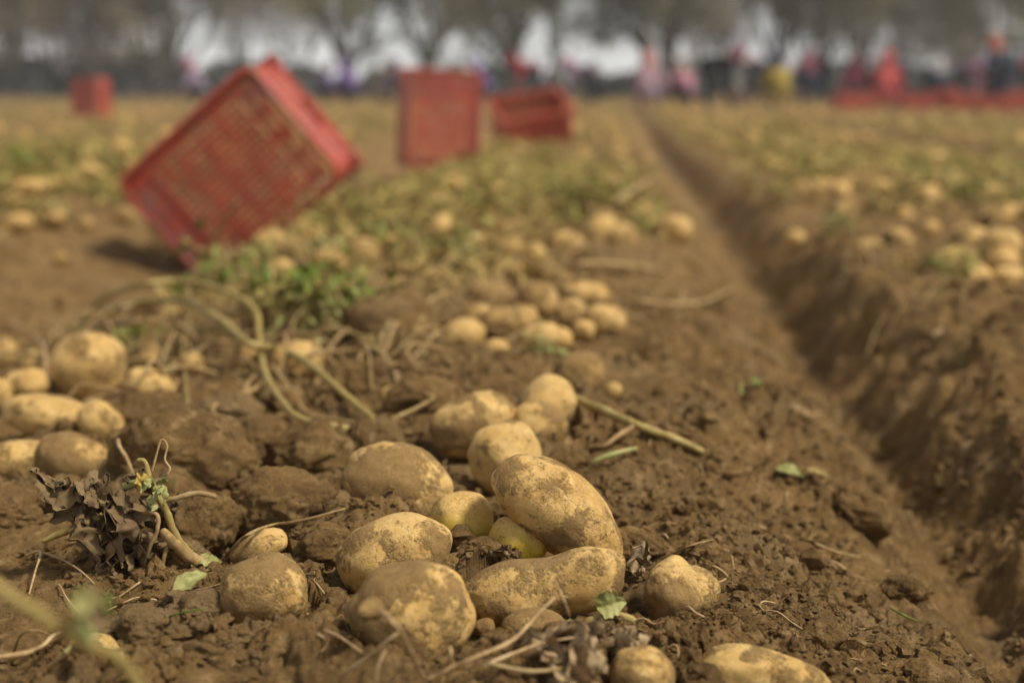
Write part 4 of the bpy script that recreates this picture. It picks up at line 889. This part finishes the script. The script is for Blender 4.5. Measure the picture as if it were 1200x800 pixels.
#SECTION4
# ------------------------------------------------------------------ field workers (far, out of focus)
def skin_mesh(name, joints, edges, root, mat, sub=1):
    names = list(joints); me = bpy.data.meshes.new(name); me.from_pydata([joints[n][:3] for n in names], [(names.index(a), names.index(b)) for a, b in edges], [])
    o = bpy.data.objects.new(name, me); COL.objects.link(o); m = o.modifiers.new('skin', 'SKIN'); m.use_smooth_shade = True
    for i, n in enumerate(names):
        rr = joints[n][3]; me.skin_vertices[0].data[i].radius = (rr, rr); me.skin_vertices[0].data[i].use_root = (n == root)
    s = o.modifiers.new('sub', 'SUBSURF'); s.levels = sub; s.render_levels = sub
    dg = bpy.context.evaluated_depsgraph_get(); out = bpy.data.meshes.new_from_object(o.evaluated_get(dg)); out.name = name
    bpy.data.objects.remove(o); out.materials.clear()
    if mat: out.materials.append(mat)
    return out
def pose(hip, chest, neck, head, sh, el, wr, kn, an, toe):
    J = dict(pelvis=(*hip, .13), waist=(*(np.array(hip)*.55+np.array(chest)*.45), .125), chest=(*chest, .145), neck=(*neck, .055), head=(*head, .095))
    hd = nz(np.array(head)-np.array(neck)); J['crown'] = (*(np.array(head)+hd*.09), .07)
    E = [('pelvis', 'waist'), ('waist', 'chest'), ('chest', 'neck'), ('neck', 'head'), ('head', 'crown')]
    for s, t in ((-1, 'l'), (1, 'r')):
        f = lambda q: (q[0]*s, q[1], q[2])
        J['sh'+t] = (*f(sh), .07); J['el'+t] = (*f(el), .048); J['wr'+t] = (*f(wr), .032)
        J['hip'+t] = (s*.10, hip[1], hip[2]-.03, .105); J['kn'+t] = (*f(kn), .068); J['an'+t] = (*f(an), .045); J['toe'+t] = (*f(toe), .038)
        d = nz(np.array(wr)-np.array(el)); p = np.array(wr)+d*.07; J['pa'+t] = (*f(p), .034)
        E += [('chest', 'sh'+t), ('sh'+t, 'el'+t), ('el'+t, 'wr'+t), ('wr'+t, 'pa'+t), ('pelvis', 'hip'+t), ('hip'+t, 'kn'+t), ('kn'+t, 'an'+t), ('an'+t, 'toe'+t)]
        for k in range(4):
            a = p+np.array(((k-1.5)*.02, .012, 0))+d*.04; b = a+d*(.045-.006*abs(k-1))+np.array((0, -.012, 0))
            J[f'f{k}a'+t] = (*f(a), .0095); J[f'f{k}b'+t] = (*f(b), .008); E += [('pa'+t, f'f{k}a'+t), (f'f{k}a'+t, f'f{k}b'+t)]
        a = p+np.array((-.045, .02, 0)); J['th'+t] = (*f(a), .010); E.append(('pa'+t, 'th'+t))
    return J, E
POSES = {
 'bent': pose((0, 0, .80), (0, .36, .90), (0, .50, .92), (0, .58, .97), (.17, .38, .87), (.20, .42, .58), (.13, .48, .34), (.13, .08, .43), (.13, 0, .08), (.14, .13, .04)),
 'crouch': pose((0, 0, .30), (0, .20, .66), (0, .27, .80), (0, .31, .91), (.18, .21, .67), (.25, .32, .44), (.14, .48, .28), (.17, .36, .46), (.13, .10, .09), (.14, .24, .04)),
 'stoop': pose((0, 0, .78), (0, .22, 1.08), (0, .31, 1.20), (0, .36, 1.30), (.18, .22, 1.07), (.22, .34, .82), (.12, .50, .66), (.12, .12, .44), (.12, -.02, .08), (.13, .11, .04))}
def sub_graph(J, E, keep, grow):
    K = {n: (*J[n][:3], J[n][3]*grow+.006) for n in J if n[:-1] in keep or n in keep}
    return K, [e for e in E if e[0] in K and e[1] in K]
M_SKIN = plain('skin', (.42, .25, .17), .55, .1)
slim = lambda J: {n: (*v[:3], v[3]*(.74 if n in ('pelvis', 'waist', 'chest', 'shl', 'shr', 'hipl', 'hipr') else 1)) for n, v in J.items()}
BODY = {k: skin_mesh('body', slim(J), E, 'pelvis', M_SKIN, 1) for k, (J, E) in POSES.items()}
GAR = {}
for k, (J, E) in POSES.items():
    Kj, Ej = sub_graph(J, E, ('pelvis', 'waist', 'chest', 'sh', 'el', 'wr', 'hip'), 1.42); Ej = [e for e in Ej]
    GAR[k, 'jacket'] = skin_mesh('jacket', Kj, Ej, 'pelvis', None, 1)
    Kj, Ej = sub_graph(J, E, ('waist', 'pelvis', 'hip', 'kn', 'an'), 1.2); GAR[k, 'trousers'] = skin_mesh('trousers', Kj, Ej, 'pelvis', None, 1)
    Kj, Ej = sub_graph(J, E, ('an', 'toe'), 1.25)
    mb = MB(); V0, F0 = ico(3)
    c = np.array(J['crown'][:3]); a = nz(np.array(J['crown'][:3])-np.array(J['head'][:3])); b = nz(np.cross(a, (1, 0, .01))); q = np.cross(a, b)
    B3 = np.stack([q, b, a], 1)
    mb.add((V0*np.array((.14, .14, .13)))@B3.T+c-a*.02, None, F0); mb.add((V0*np.array((.25, .25, .03)))@B3.T+c-a*.03, None, F0)
    GAR[k, 'hat'] = mb.mesh('hat', None)
    mb = MB(); h = np.array(J['head'][:3]); fwd = nz(np.array((0, 1., -.1))); W0 = V0*(1+.10*fbm3(V0*2+k.__len__(), 2, 3))[:, None]
    mb.add((W0*np.array((.128, .135, .150)))@B3.T+h+a*.025-fwd*.03, None, F0)
    nb_ = np.array(J['neck'][:3]); mb.tube([h-fwd*.03, nb_-fwd*.02, nb_-fwd*.06-a*.06], [.10, .095, .12], 12, .04, 3)
    GAR[k, 'scarf'] = mb.mesh('scarf', None)
_cm = {}
def cloth(c):
    if c not in _cm: _cm[c] = plain('cloth', c, .9, .3, 14, .1)
    return _cm[c]
def bootmesh(k, mat):
    J, E = POSES[k]; out = []
    for t in 'lr': out.append(skin_mesh('boot', {'an': (*J['an'+t][:3], .062), 'toe': (*J['toe'+t][:3], .05)}, [('an', 'toe')], 'an', mat, 1))
    return out
M_BOOT = plain('boot_rubber', (.03, .028, .026), .6)
BOOT = {k: bootmesh(k, M_BOOT) for k in POSES}
def person(px, depth, pz, face, jacket, trousers, headc, hat, label, s=1.0):
    s *= 1.08; depth *= 1.0 if depth < 29.5 else 1.12
    if pz == 'stoop': depth *= 1.12
    p = at_depth(px, 120, depth); e = empty('person', (p[0], p[1], float(g0(p[0], p[1]))-.01)); e.rotation_euler = (0, 0, R(face)); e.scale = (s, s, s)
    obj('body', BODY[pz], e)
    for part, c in (('jacket', jacket), ('trousers', trousers), ('hat' if hat else 'scarf', headc)):
        src = GAR[pz, part]; me = src.copy(); me.materials.clear(); me.materials.append(cloth(c)); obj({'scarf': 'headscarf'}.get(part, part), me, e)
    for b in BOOT[pz]: obj('boot', b, e)
    tag(e, label, 'person', 'field workers picking potatoes')
PINK, LAV, PUR, BLK, NAVY, RED, CORAL, GRY, TAN, YEL, WHT, DRK = (.44, .19, .25), (.34, .26, .36), (.15, .085, .25), (.012, .012, .014), (.03, .035, .06), (.30, .03, .04), (.48, .09, .08), (.25, .26, .25), (.34, .23, .14), (.36, .26, .05), (.72, .70, .66), (.05, .045, .05)
PPL = [(238, 31, 'crouch', 100, LAV, DRK, PINK, 0, 'crouching worker in lavender with pink headscarf left of the tilted crate'),
 (374, 34, 'crouch', -80, (.22, .18, .32), DRK, (.5, .48, .52), 0, 'worker in dull violet with pale scarf just right of the tilted crate'),
 (414, 33, 'crouch', 60, PUR, DRK, PUR, 0, 'crouching worker in vivid purple between the tilted and upright crates'),
 (444, 33, 'crouch', -60, TAN, TAN, (.5, .33, .25), 0, 'crouching worker in tan left of the upright crate'),
 (464, 33, 'crouch', 180, (.12, .10, .14), DRK, (.10, .08, .10), 0, 'dark-clothed worker half hidden by the upright crate'),
 (571, 32, 'crouch', 80, PUR, NAVY, PUR, 0, 'crouching worker in purple just right of the upright crate'),
 (630, 31, 'bent', 90, RED, DRK, RED, 0, 'worker with dark red scarf behind the slanting lying crate'),
 (648, 34, 'crouch', -90, GRY, DRK, GRY, 0, 'worker in grey beside the one with the dark red scarf'),
 (691, 33, 'bent', 80, LAV, DRK, PINK, 0, 'bent worker in lavender with pink scarf right of the lying crate'),
 (756, 28, 'crouch', -10, (.36, .24, .26), (.3, .22, .27), (.50, .2, .18), 0, 'nearest worker, crouching in dusty pink at the head of the furrow'),
 (806, 29, 'crouch', 30, PINK, DRK, WHT, 1, 'worker in pink under a broad white hat', .88),
 (826, 28, 'bent', -90, BLK, BLK, (.2, .03, .05), 0, 'bent worker all in black beside the white hat'),
 (862, 30, 'crouch', -40, (.30, .31, .25), (.3, .24, .22), (.40, .42, .36), 0, 'crouching worker in pale greenish grey right of the black-clad one'),
 (902, 30, 'bent', 90, NAVY, BLK, (.55, .57, .57), 1, 'worker in navy under a pale grey hat'),
 (916, 29, 'crouch', 20, YEL, YEL, (.10, .10, .14), 0, 'crouching worker in mustard yellow'),
 (936, 31, 'stoop', -60, (.28, .06, .10), NAVY, (.40, .32, .34), 0, 'stooping worker in dark red top right of the yellow one'),
 (970, 31, 'stoop', 60, BLK, BLK, (.08, .07, .08), 0, 'stooping worker in black right of the dark red top'),
 (1007, 34, 'stoop', 120, DRK, DRK, GRY, 0, 'worker with grey scarf left of the coral one'),
 (1036, 29, 'crouch', -20, CORAL, RED, CORAL, 0, 'crouching worker in bright coral red'),
 (1060, 31, 'bent', 80, NAVY, NAVY, (.55, .42, .44), 1, 'worker in navy with pale pinkish hat right of the coral one'),
 (1122, 31, 'bent', -80, (.30, .14, .22), DRK, (.28, .22, .30), 0, 'bent worker in mauve among the red crates'),
 (1178, 29, 'stoop', 40, NAVY, NAVY, (.50, .12, .07), 0, 'stooping worker in navy with orange-red headscarf near the right edge'),
 (706, 34, 'crouch', 40, DRK, BLK, (.4, .36, .36), 0, 'small dark crouching worker right of the lavender one'),
 (872, 34, 'bent', 60, BLK, BLK, (.12, .1, .12), 0, 'bent dark worker behind the pale greenish one'),
 (1020, 34, 'bent', -60, DRK, BLK, (.55, .52, .52), 1, 'bent dark worker in a white cap left behind the coral one'),
 (1106, 33, 'crouch', 20, NAVY, DRK, (.6, .55, .55), 0, 'crouching navy worker with a pale scarf left of the mauve one'),
 (1165, 33, 'bent', 110, BLK, BLK, (.1, .08, .09), 0, 'bent black-clad worker left of the orange-red headscarf'),
 (778, 33, 'crouch', 60, (.33, .22, .25), DRK, (.5, .42, .42), 0, 'worker in dusty rose far behind the pink one in the white hat'),
 (852, 33, 'bent', -70, (.22, .05, .06), BLK, (.25, .04, .06), 0, 'worker in dark red behind the black-clad one'),
 (880, 32, 'crouch', 30, BLK, BLK, (.3, .3, .3), 0, 'crouching dark worker left of the pale grey hat'),
 (952, 33, 'crouch', 140, NAVY, NAVY, (.3, .1, .14), 0, 'crouching navy worker between the red top and the black one'),
 (990, 32, 'crouch', -60, (.22, .03, .05), DRK, (.2, .03, .05), 0, 'crouching worker in maroon left of the coral one'),
 (1088, 34, 'bent', 70, (.24, .26, .24), DRK, (.3, .3, .3), 0, 'bent worker in grey-green beyond the red crates'),
 (1146, 33, 'crouch', -30, (.20, .17, .22), DRK, (.34, .28, .33), 0, 'crouching worker in dull grey-violet right of the mauve one'),
 (1202, 31, 'stoop', -40, (.35, .05, .07), NAVY, RED, 0, 'worker in red cut by the right edge')]
for a in PPL: person(*a)

# ------------------------------------------------------------------ trees, hedge and houses behind the field
def grow_tree(seed, H, first, limbs, fan, nleaf, leaf, trunk_r, low=.0):
    r = np.random.default_rng(seed); mb = MB(); tips = []
    b0 = np.array((0, 0, -.1)); b1 = np.array((r.normal()*.12, r.normal()*.12, first))
    mb.tube([b0, (b0+b1)/2+r.normal(size=3)*.04, b1], [trunk_r*1.25, trunk_r, trunk_r*.85], 9, .06, 4)
    def branch(p, d, L, rad, lev):
        n = 4; pts = [p]; q = p.copy(); dd = d.copy()
        for k in range(n):
            dd = nz(dd+r.normal(size=3)*.13+np.array((0, 0, .07))); q = q+dd*L/n; pts.append(q.copy())
            if lev >= 1: tips.append((q.copy(), lev))
        mb.tube(pts, np.linspace(rad, rad*.45, n+1), 6 if lev < 2 else 4, .05, 2)
        if lev < 3:
            for k in range(5 if lev < 2 else 4):
                t = r.uniform(.25, 1.0); i = min(n-1, int(t*n)); s = pts[i]+(pts[i+1]-pts[i])*(t*n-i)
                nd = nz(dd+r.normal(size=3)*(.55 if lev == 0 else .7)); branch(s, nd, L*r.uniform(.38, .6), rad*.42, lev+1)
    for k in range(limbs):
        a = 6.283*k/limbs+r.uniform(-.4, .4); e = R(fan)*r.uniform(.45, 1.1); d = np.array((math.cos(a)*math.sin(e), math.sin(a)*math.sin(e), math.cos(e)))
        branch(b0+(b1-b0)*r.uniform(.72, 1.0), d, (H-first)*r.uniform(.55, .8), trunk_r*.5, 0)
    T = np.array([t[0] for t in tips]); n = nleaf
    c = T[r.integers(len(T), size=n)]+r.normal(size=(n, 3))*np.array((.22, .22, .25))
    c = c[c[:, 2] > low]; n = len(c)
    d1 = r.normal(size=(n, 3)); d1 /= np.linalg.norm(d1, axis=1)[:, None]; d2 = np.cross(d1, r.normal(size=(n, 3))); d2 /= np.linalg.norm(d2, axis=1)[:, None]
    L = leaf[0]*(.6+.8*r.random(n))[:, None]; W = leaf[1]*(.6+.8*r.random(n))[:, None]
    V = np.stack([c-d1*L/2, c-d2*W/2, c+d1*L/2, c+d2*W/2], 1).reshape(-1, 3)
    return mb.mesh('trunk', M_BARK), V, np.arange(n*4).reshape(-1, 4)
TREES = [ # photo x, distance, height, height of first fork, limbs, fan angle, leaves, leaf size, material, trunk radius, label
 (18, 64, 9, 1.6, 6, 24, 2400, (.22, .10), 3, .22, 'brown bushy tree at the far left edge'), (118, 58, 9, 1.0, 7, 30, 4200, (.20, .11), 3, .20, 'broad brown-olive tree above the small distant crate'),
 (62, 66, 8, 1.2, 6, 30, 2400, (.20, .11), 0, .18, 'olive tree second from the left edge'), (205, 60, 9, .7, 8, 27, 8000, (.19, .11), 1, .22, 'dense dark tree left behind the tilted crate'),
 (168, 63, 8, .9, 7, 28, 3200, (.20, .10), 3, .18, 'brownish tree between the broad and the dense dark tree'), (282, 70, 9, 1.0, 7, 34, 3000, (.26, .035), 2, .14, 'thin grey leafless tree above the tilted crate'),
 (352, 66, 9, .9, 6, 26, 2200, (.26, .04), 2, .14, 'slim grey twiggy tree right above the tilted crate'), (408, 56, 9, 1.7, 7, 27, 5200, (.20, .11), 0, .24, 'olive vase-shaped tree with dark trunk left of the upright crate'),
 (500, 60, 9, 1.9, 7, 25, 3800, (.21, .09), 0, .20, 'olive tree right above the upright crate'), (598, 54, 9.5, 1.2, 9, 26, 8500, (.19, .12), 1, .30, 'large dark tree in the centre'),
 (648, 66, 9, 2.4, 6, 14, 900, (.24, .07), 0, .16, 'thin olive tree right of the large dark centre tree'), (782, 55, 9.5, 1.0, 10, 29, 9000, (.19, .12), 1, .28, 'large dark tree above the head of the furrow'),
 (838, 68, 8, .8, 8, 34, 4600, (.24, .05), 2, .15, 'grey twiggy tree right of the dark tree over the furrow'), (908, 58, 9, .9, 7, 22, 5200, (.20, .11), 0, .22, 'olive-brown tree above the worker in yellow'),
 (956, 57, 9, .8, 7, 22, 5200, (.20, .10), 1, .24, 'narrow dark olive tree above the stooping black worker'), (1010, 60, 9, .9, 7, 22, 3800, (.22, .07), 3, .20, 'brown twiggy tree above the coral worker'),
 (1062, 78, 8, .8, 8, 36, 4800, (.28, .04), 2, .15, 'pale grey leafless tree left of two at the right'), (1120, 80, 8, .8, 8, 36, 4800, (.28, .04), 2, .15, 'pale grey leafless tree beside the right-hand olive tree'),
 (1190, 57, 9, 1.0, 8, 26, 7000, (.20, .11), 0, .24, 'olive leafy tree at the right edge'), (-40, 60, 9, 1.0, 7, 36, 4200, (.20, .11), 1, .22, 'dark tree cut by the left edge'), (1255, 62, 9, 1.0, 7, 34, 4200, (.20, .11), 3, .22, 'brown tree cut by the right edge')]
for k, (px, D, H, first, limbs, fan, nl, lf, mi, tr, label) in enumerate(TREES):
    p = at_depth(px, 110, D); e = empty('tree', (p[0], p[1], 0)); tm, V, Q = grow_tree(500+k, H, max(.5, first*.62), limbs, fan, int(nl*2.6), lf, tr, .45)
    obj('trunk', tm, e); obj('crown', mesh_np('crown', V, [Q], M_FOL[mi]), e); tag(e, label, 'tree', 'trees along the field edge')
def hedge(xa, xb, D, h, n, seed, label):
    r = np.random.default_rng(seed); pa, pb = at_depth(xa, 110, D), at_depth(xb, 110, D)
    u = r.random(n); top = h*(.65+.7*(vn2(u*14, u*0+seed, 3)+.5)); c = np.stack([pa[0]+(pb[0]-pa[0])*u, pa[1]+(pb[1]-pa[1])*u+r.normal(size=n)*.5, top*r.random(n)**.8], 1)
    d1 = r.normal(size=(n, 3)); d1 /= np.linalg.norm(d1, axis=1)[:, None]; d2 = np.cross(d1, r.normal(size=(n, 3))); d2 /= np.linalg.norm(d2, axis=1)[:, None]
    V = np.stack([c-d1*.14, c-d2*.09, c+d1*.14, c+d2*.09], 1).reshape(-1, 3)
    e = empty('hedge', tuple((pa+pb)/2*np.array((1, 1, 0)))); m = mesh_np('foliage', V-np.array(e.location), [np.arange(n*4).reshape(-1, 4)], M_HEDGE); obj('foliage', m, e)
    mb = MB()
    for k in range(40):
        q = pa+(pb-pa)*r.random(); z = h*r.uniform(.5, 1); mb.tube([(q[0], q[1], -.05), (q[0]+r.normal()*.1, q[1]+r.normal()*.1, z*.5), (q[0]+r.normal()*.25, q[1]+r.normal()*.2, z)], [.03, .022, .012], 5, dense=2)
    mm = mb.mesh('stem_bundle', M_BARK); o = tag(obj('stem_bundle', mm, e), kind='stuff'); o.matrix_parent_inverse = Matrix.Translation(-e.location); tag(e, label, 'hedge', 'hedges along the field edge')
hedge(-120, 330, 66, 1.5, 7500, 1, 'dark hedge behind the left end of the field'); hedge(330, 640, 67, 1.1, 4200, 2, 'low dark hedge behind the crates'); hedge(640, 960, 67, 1.2, 4600, 3, 'dark hedge behind the workers at the furrow head'); hedge(960, 1330, 66, 1.2, 5200, 4, 'dark hedge behind the right-hand workers')

M_WALL = plain('pale_plaster', (.72, .68, .68), .85, .12, 1); M_ROOF = plain('grey_roof', (.5, .48, .5), .7, .2, 2); M_PANE = plain('window_glass', (.03, .035, .04), .15, .1, 2); M_FRAME = plain('window_frame', (.55, .54, .52), .6)
def house(px, D, W, H, RH, label, nwin):
    p = at_depth(px, 110, D); e = empty('house', (p[0], p[1], 0)); dp = 5.0
    mb = MB(); mb.box((-W/2, 0, -.1), (W/2, dp, H)); obj('wall', mb.mesh('wall', M_WALL, False), e)
    V = [(-W/2-.3, -.3, H+.003), (W/2+.3, -.3, H+.003), (W/2+.3, dp+.3, H+.003), (-W/2-.3, dp+.3, H+.003), (-W/2-.3, dp/2, H+RH), (W/2+.3, dp/2, H+RH)]
    mb = MB(); mb.add(V, [(0, 1, 5, 4), (2, 3, 4, 5), (0, 3, 2, 1)], [(0, 4, 3), (1, 2, 5)]); obj('roof', mb.mesh('roof', M_ROOF, False), e)
    for k in range(nwin):
        x = -W/2+W*(k+.5)/nwin; mb = MB(); mb.box((x-.5, -.05, 1.0), (x+.5, .02, 2.1)); f = obj('window', mb.mesh('window', M_FRAME, False), e)
        mb = MB(); mb.box((x-.42, -.07, 1.08), (x-.03, -.04, 2.02)); mb.box((x+.03, -.07, 1.08), (x+.42, -.04, 2.02)); obj('pane', mb.mesh('pane', M_PANE, False), f)
    tag(e, label, 'house')
house(-20, 84, 7, 2.2, 1.4, 'low pale house with light roof at the far left edge', 3); house(124, 86, 6, 2.6, 1.5, 'pale house glimpsed through the trees above the distant crate', 3)

# ------------------------------------------------------------------ the misty air over the field
mb = MB(); mb.box((-1400, -8, -1.3), (1400, 310, 13)); hz = obj('haze', mb.mesh('haze', None, False)); tag(hz, 'thin pale mist in the air over the field', 'haze', None, 'stuff')
hm = bpy.data.materials.new('haze_air'); hm.use_nodes = True; hn = hm.node_tree.nodes; hn.remove(hn['Principled BSDF'])
pv = hn.new('ShaderNodeVolumePrincipled'); pv.inputs['Color'].default_value = (.93, .94, .97, 1); pv.inputs['Density'].default_value = .0017
hm.node_tree.links.new(pv.outputs[0], hn['Material Output'].inputs['Volume']); hz.data.materials.append(hm)
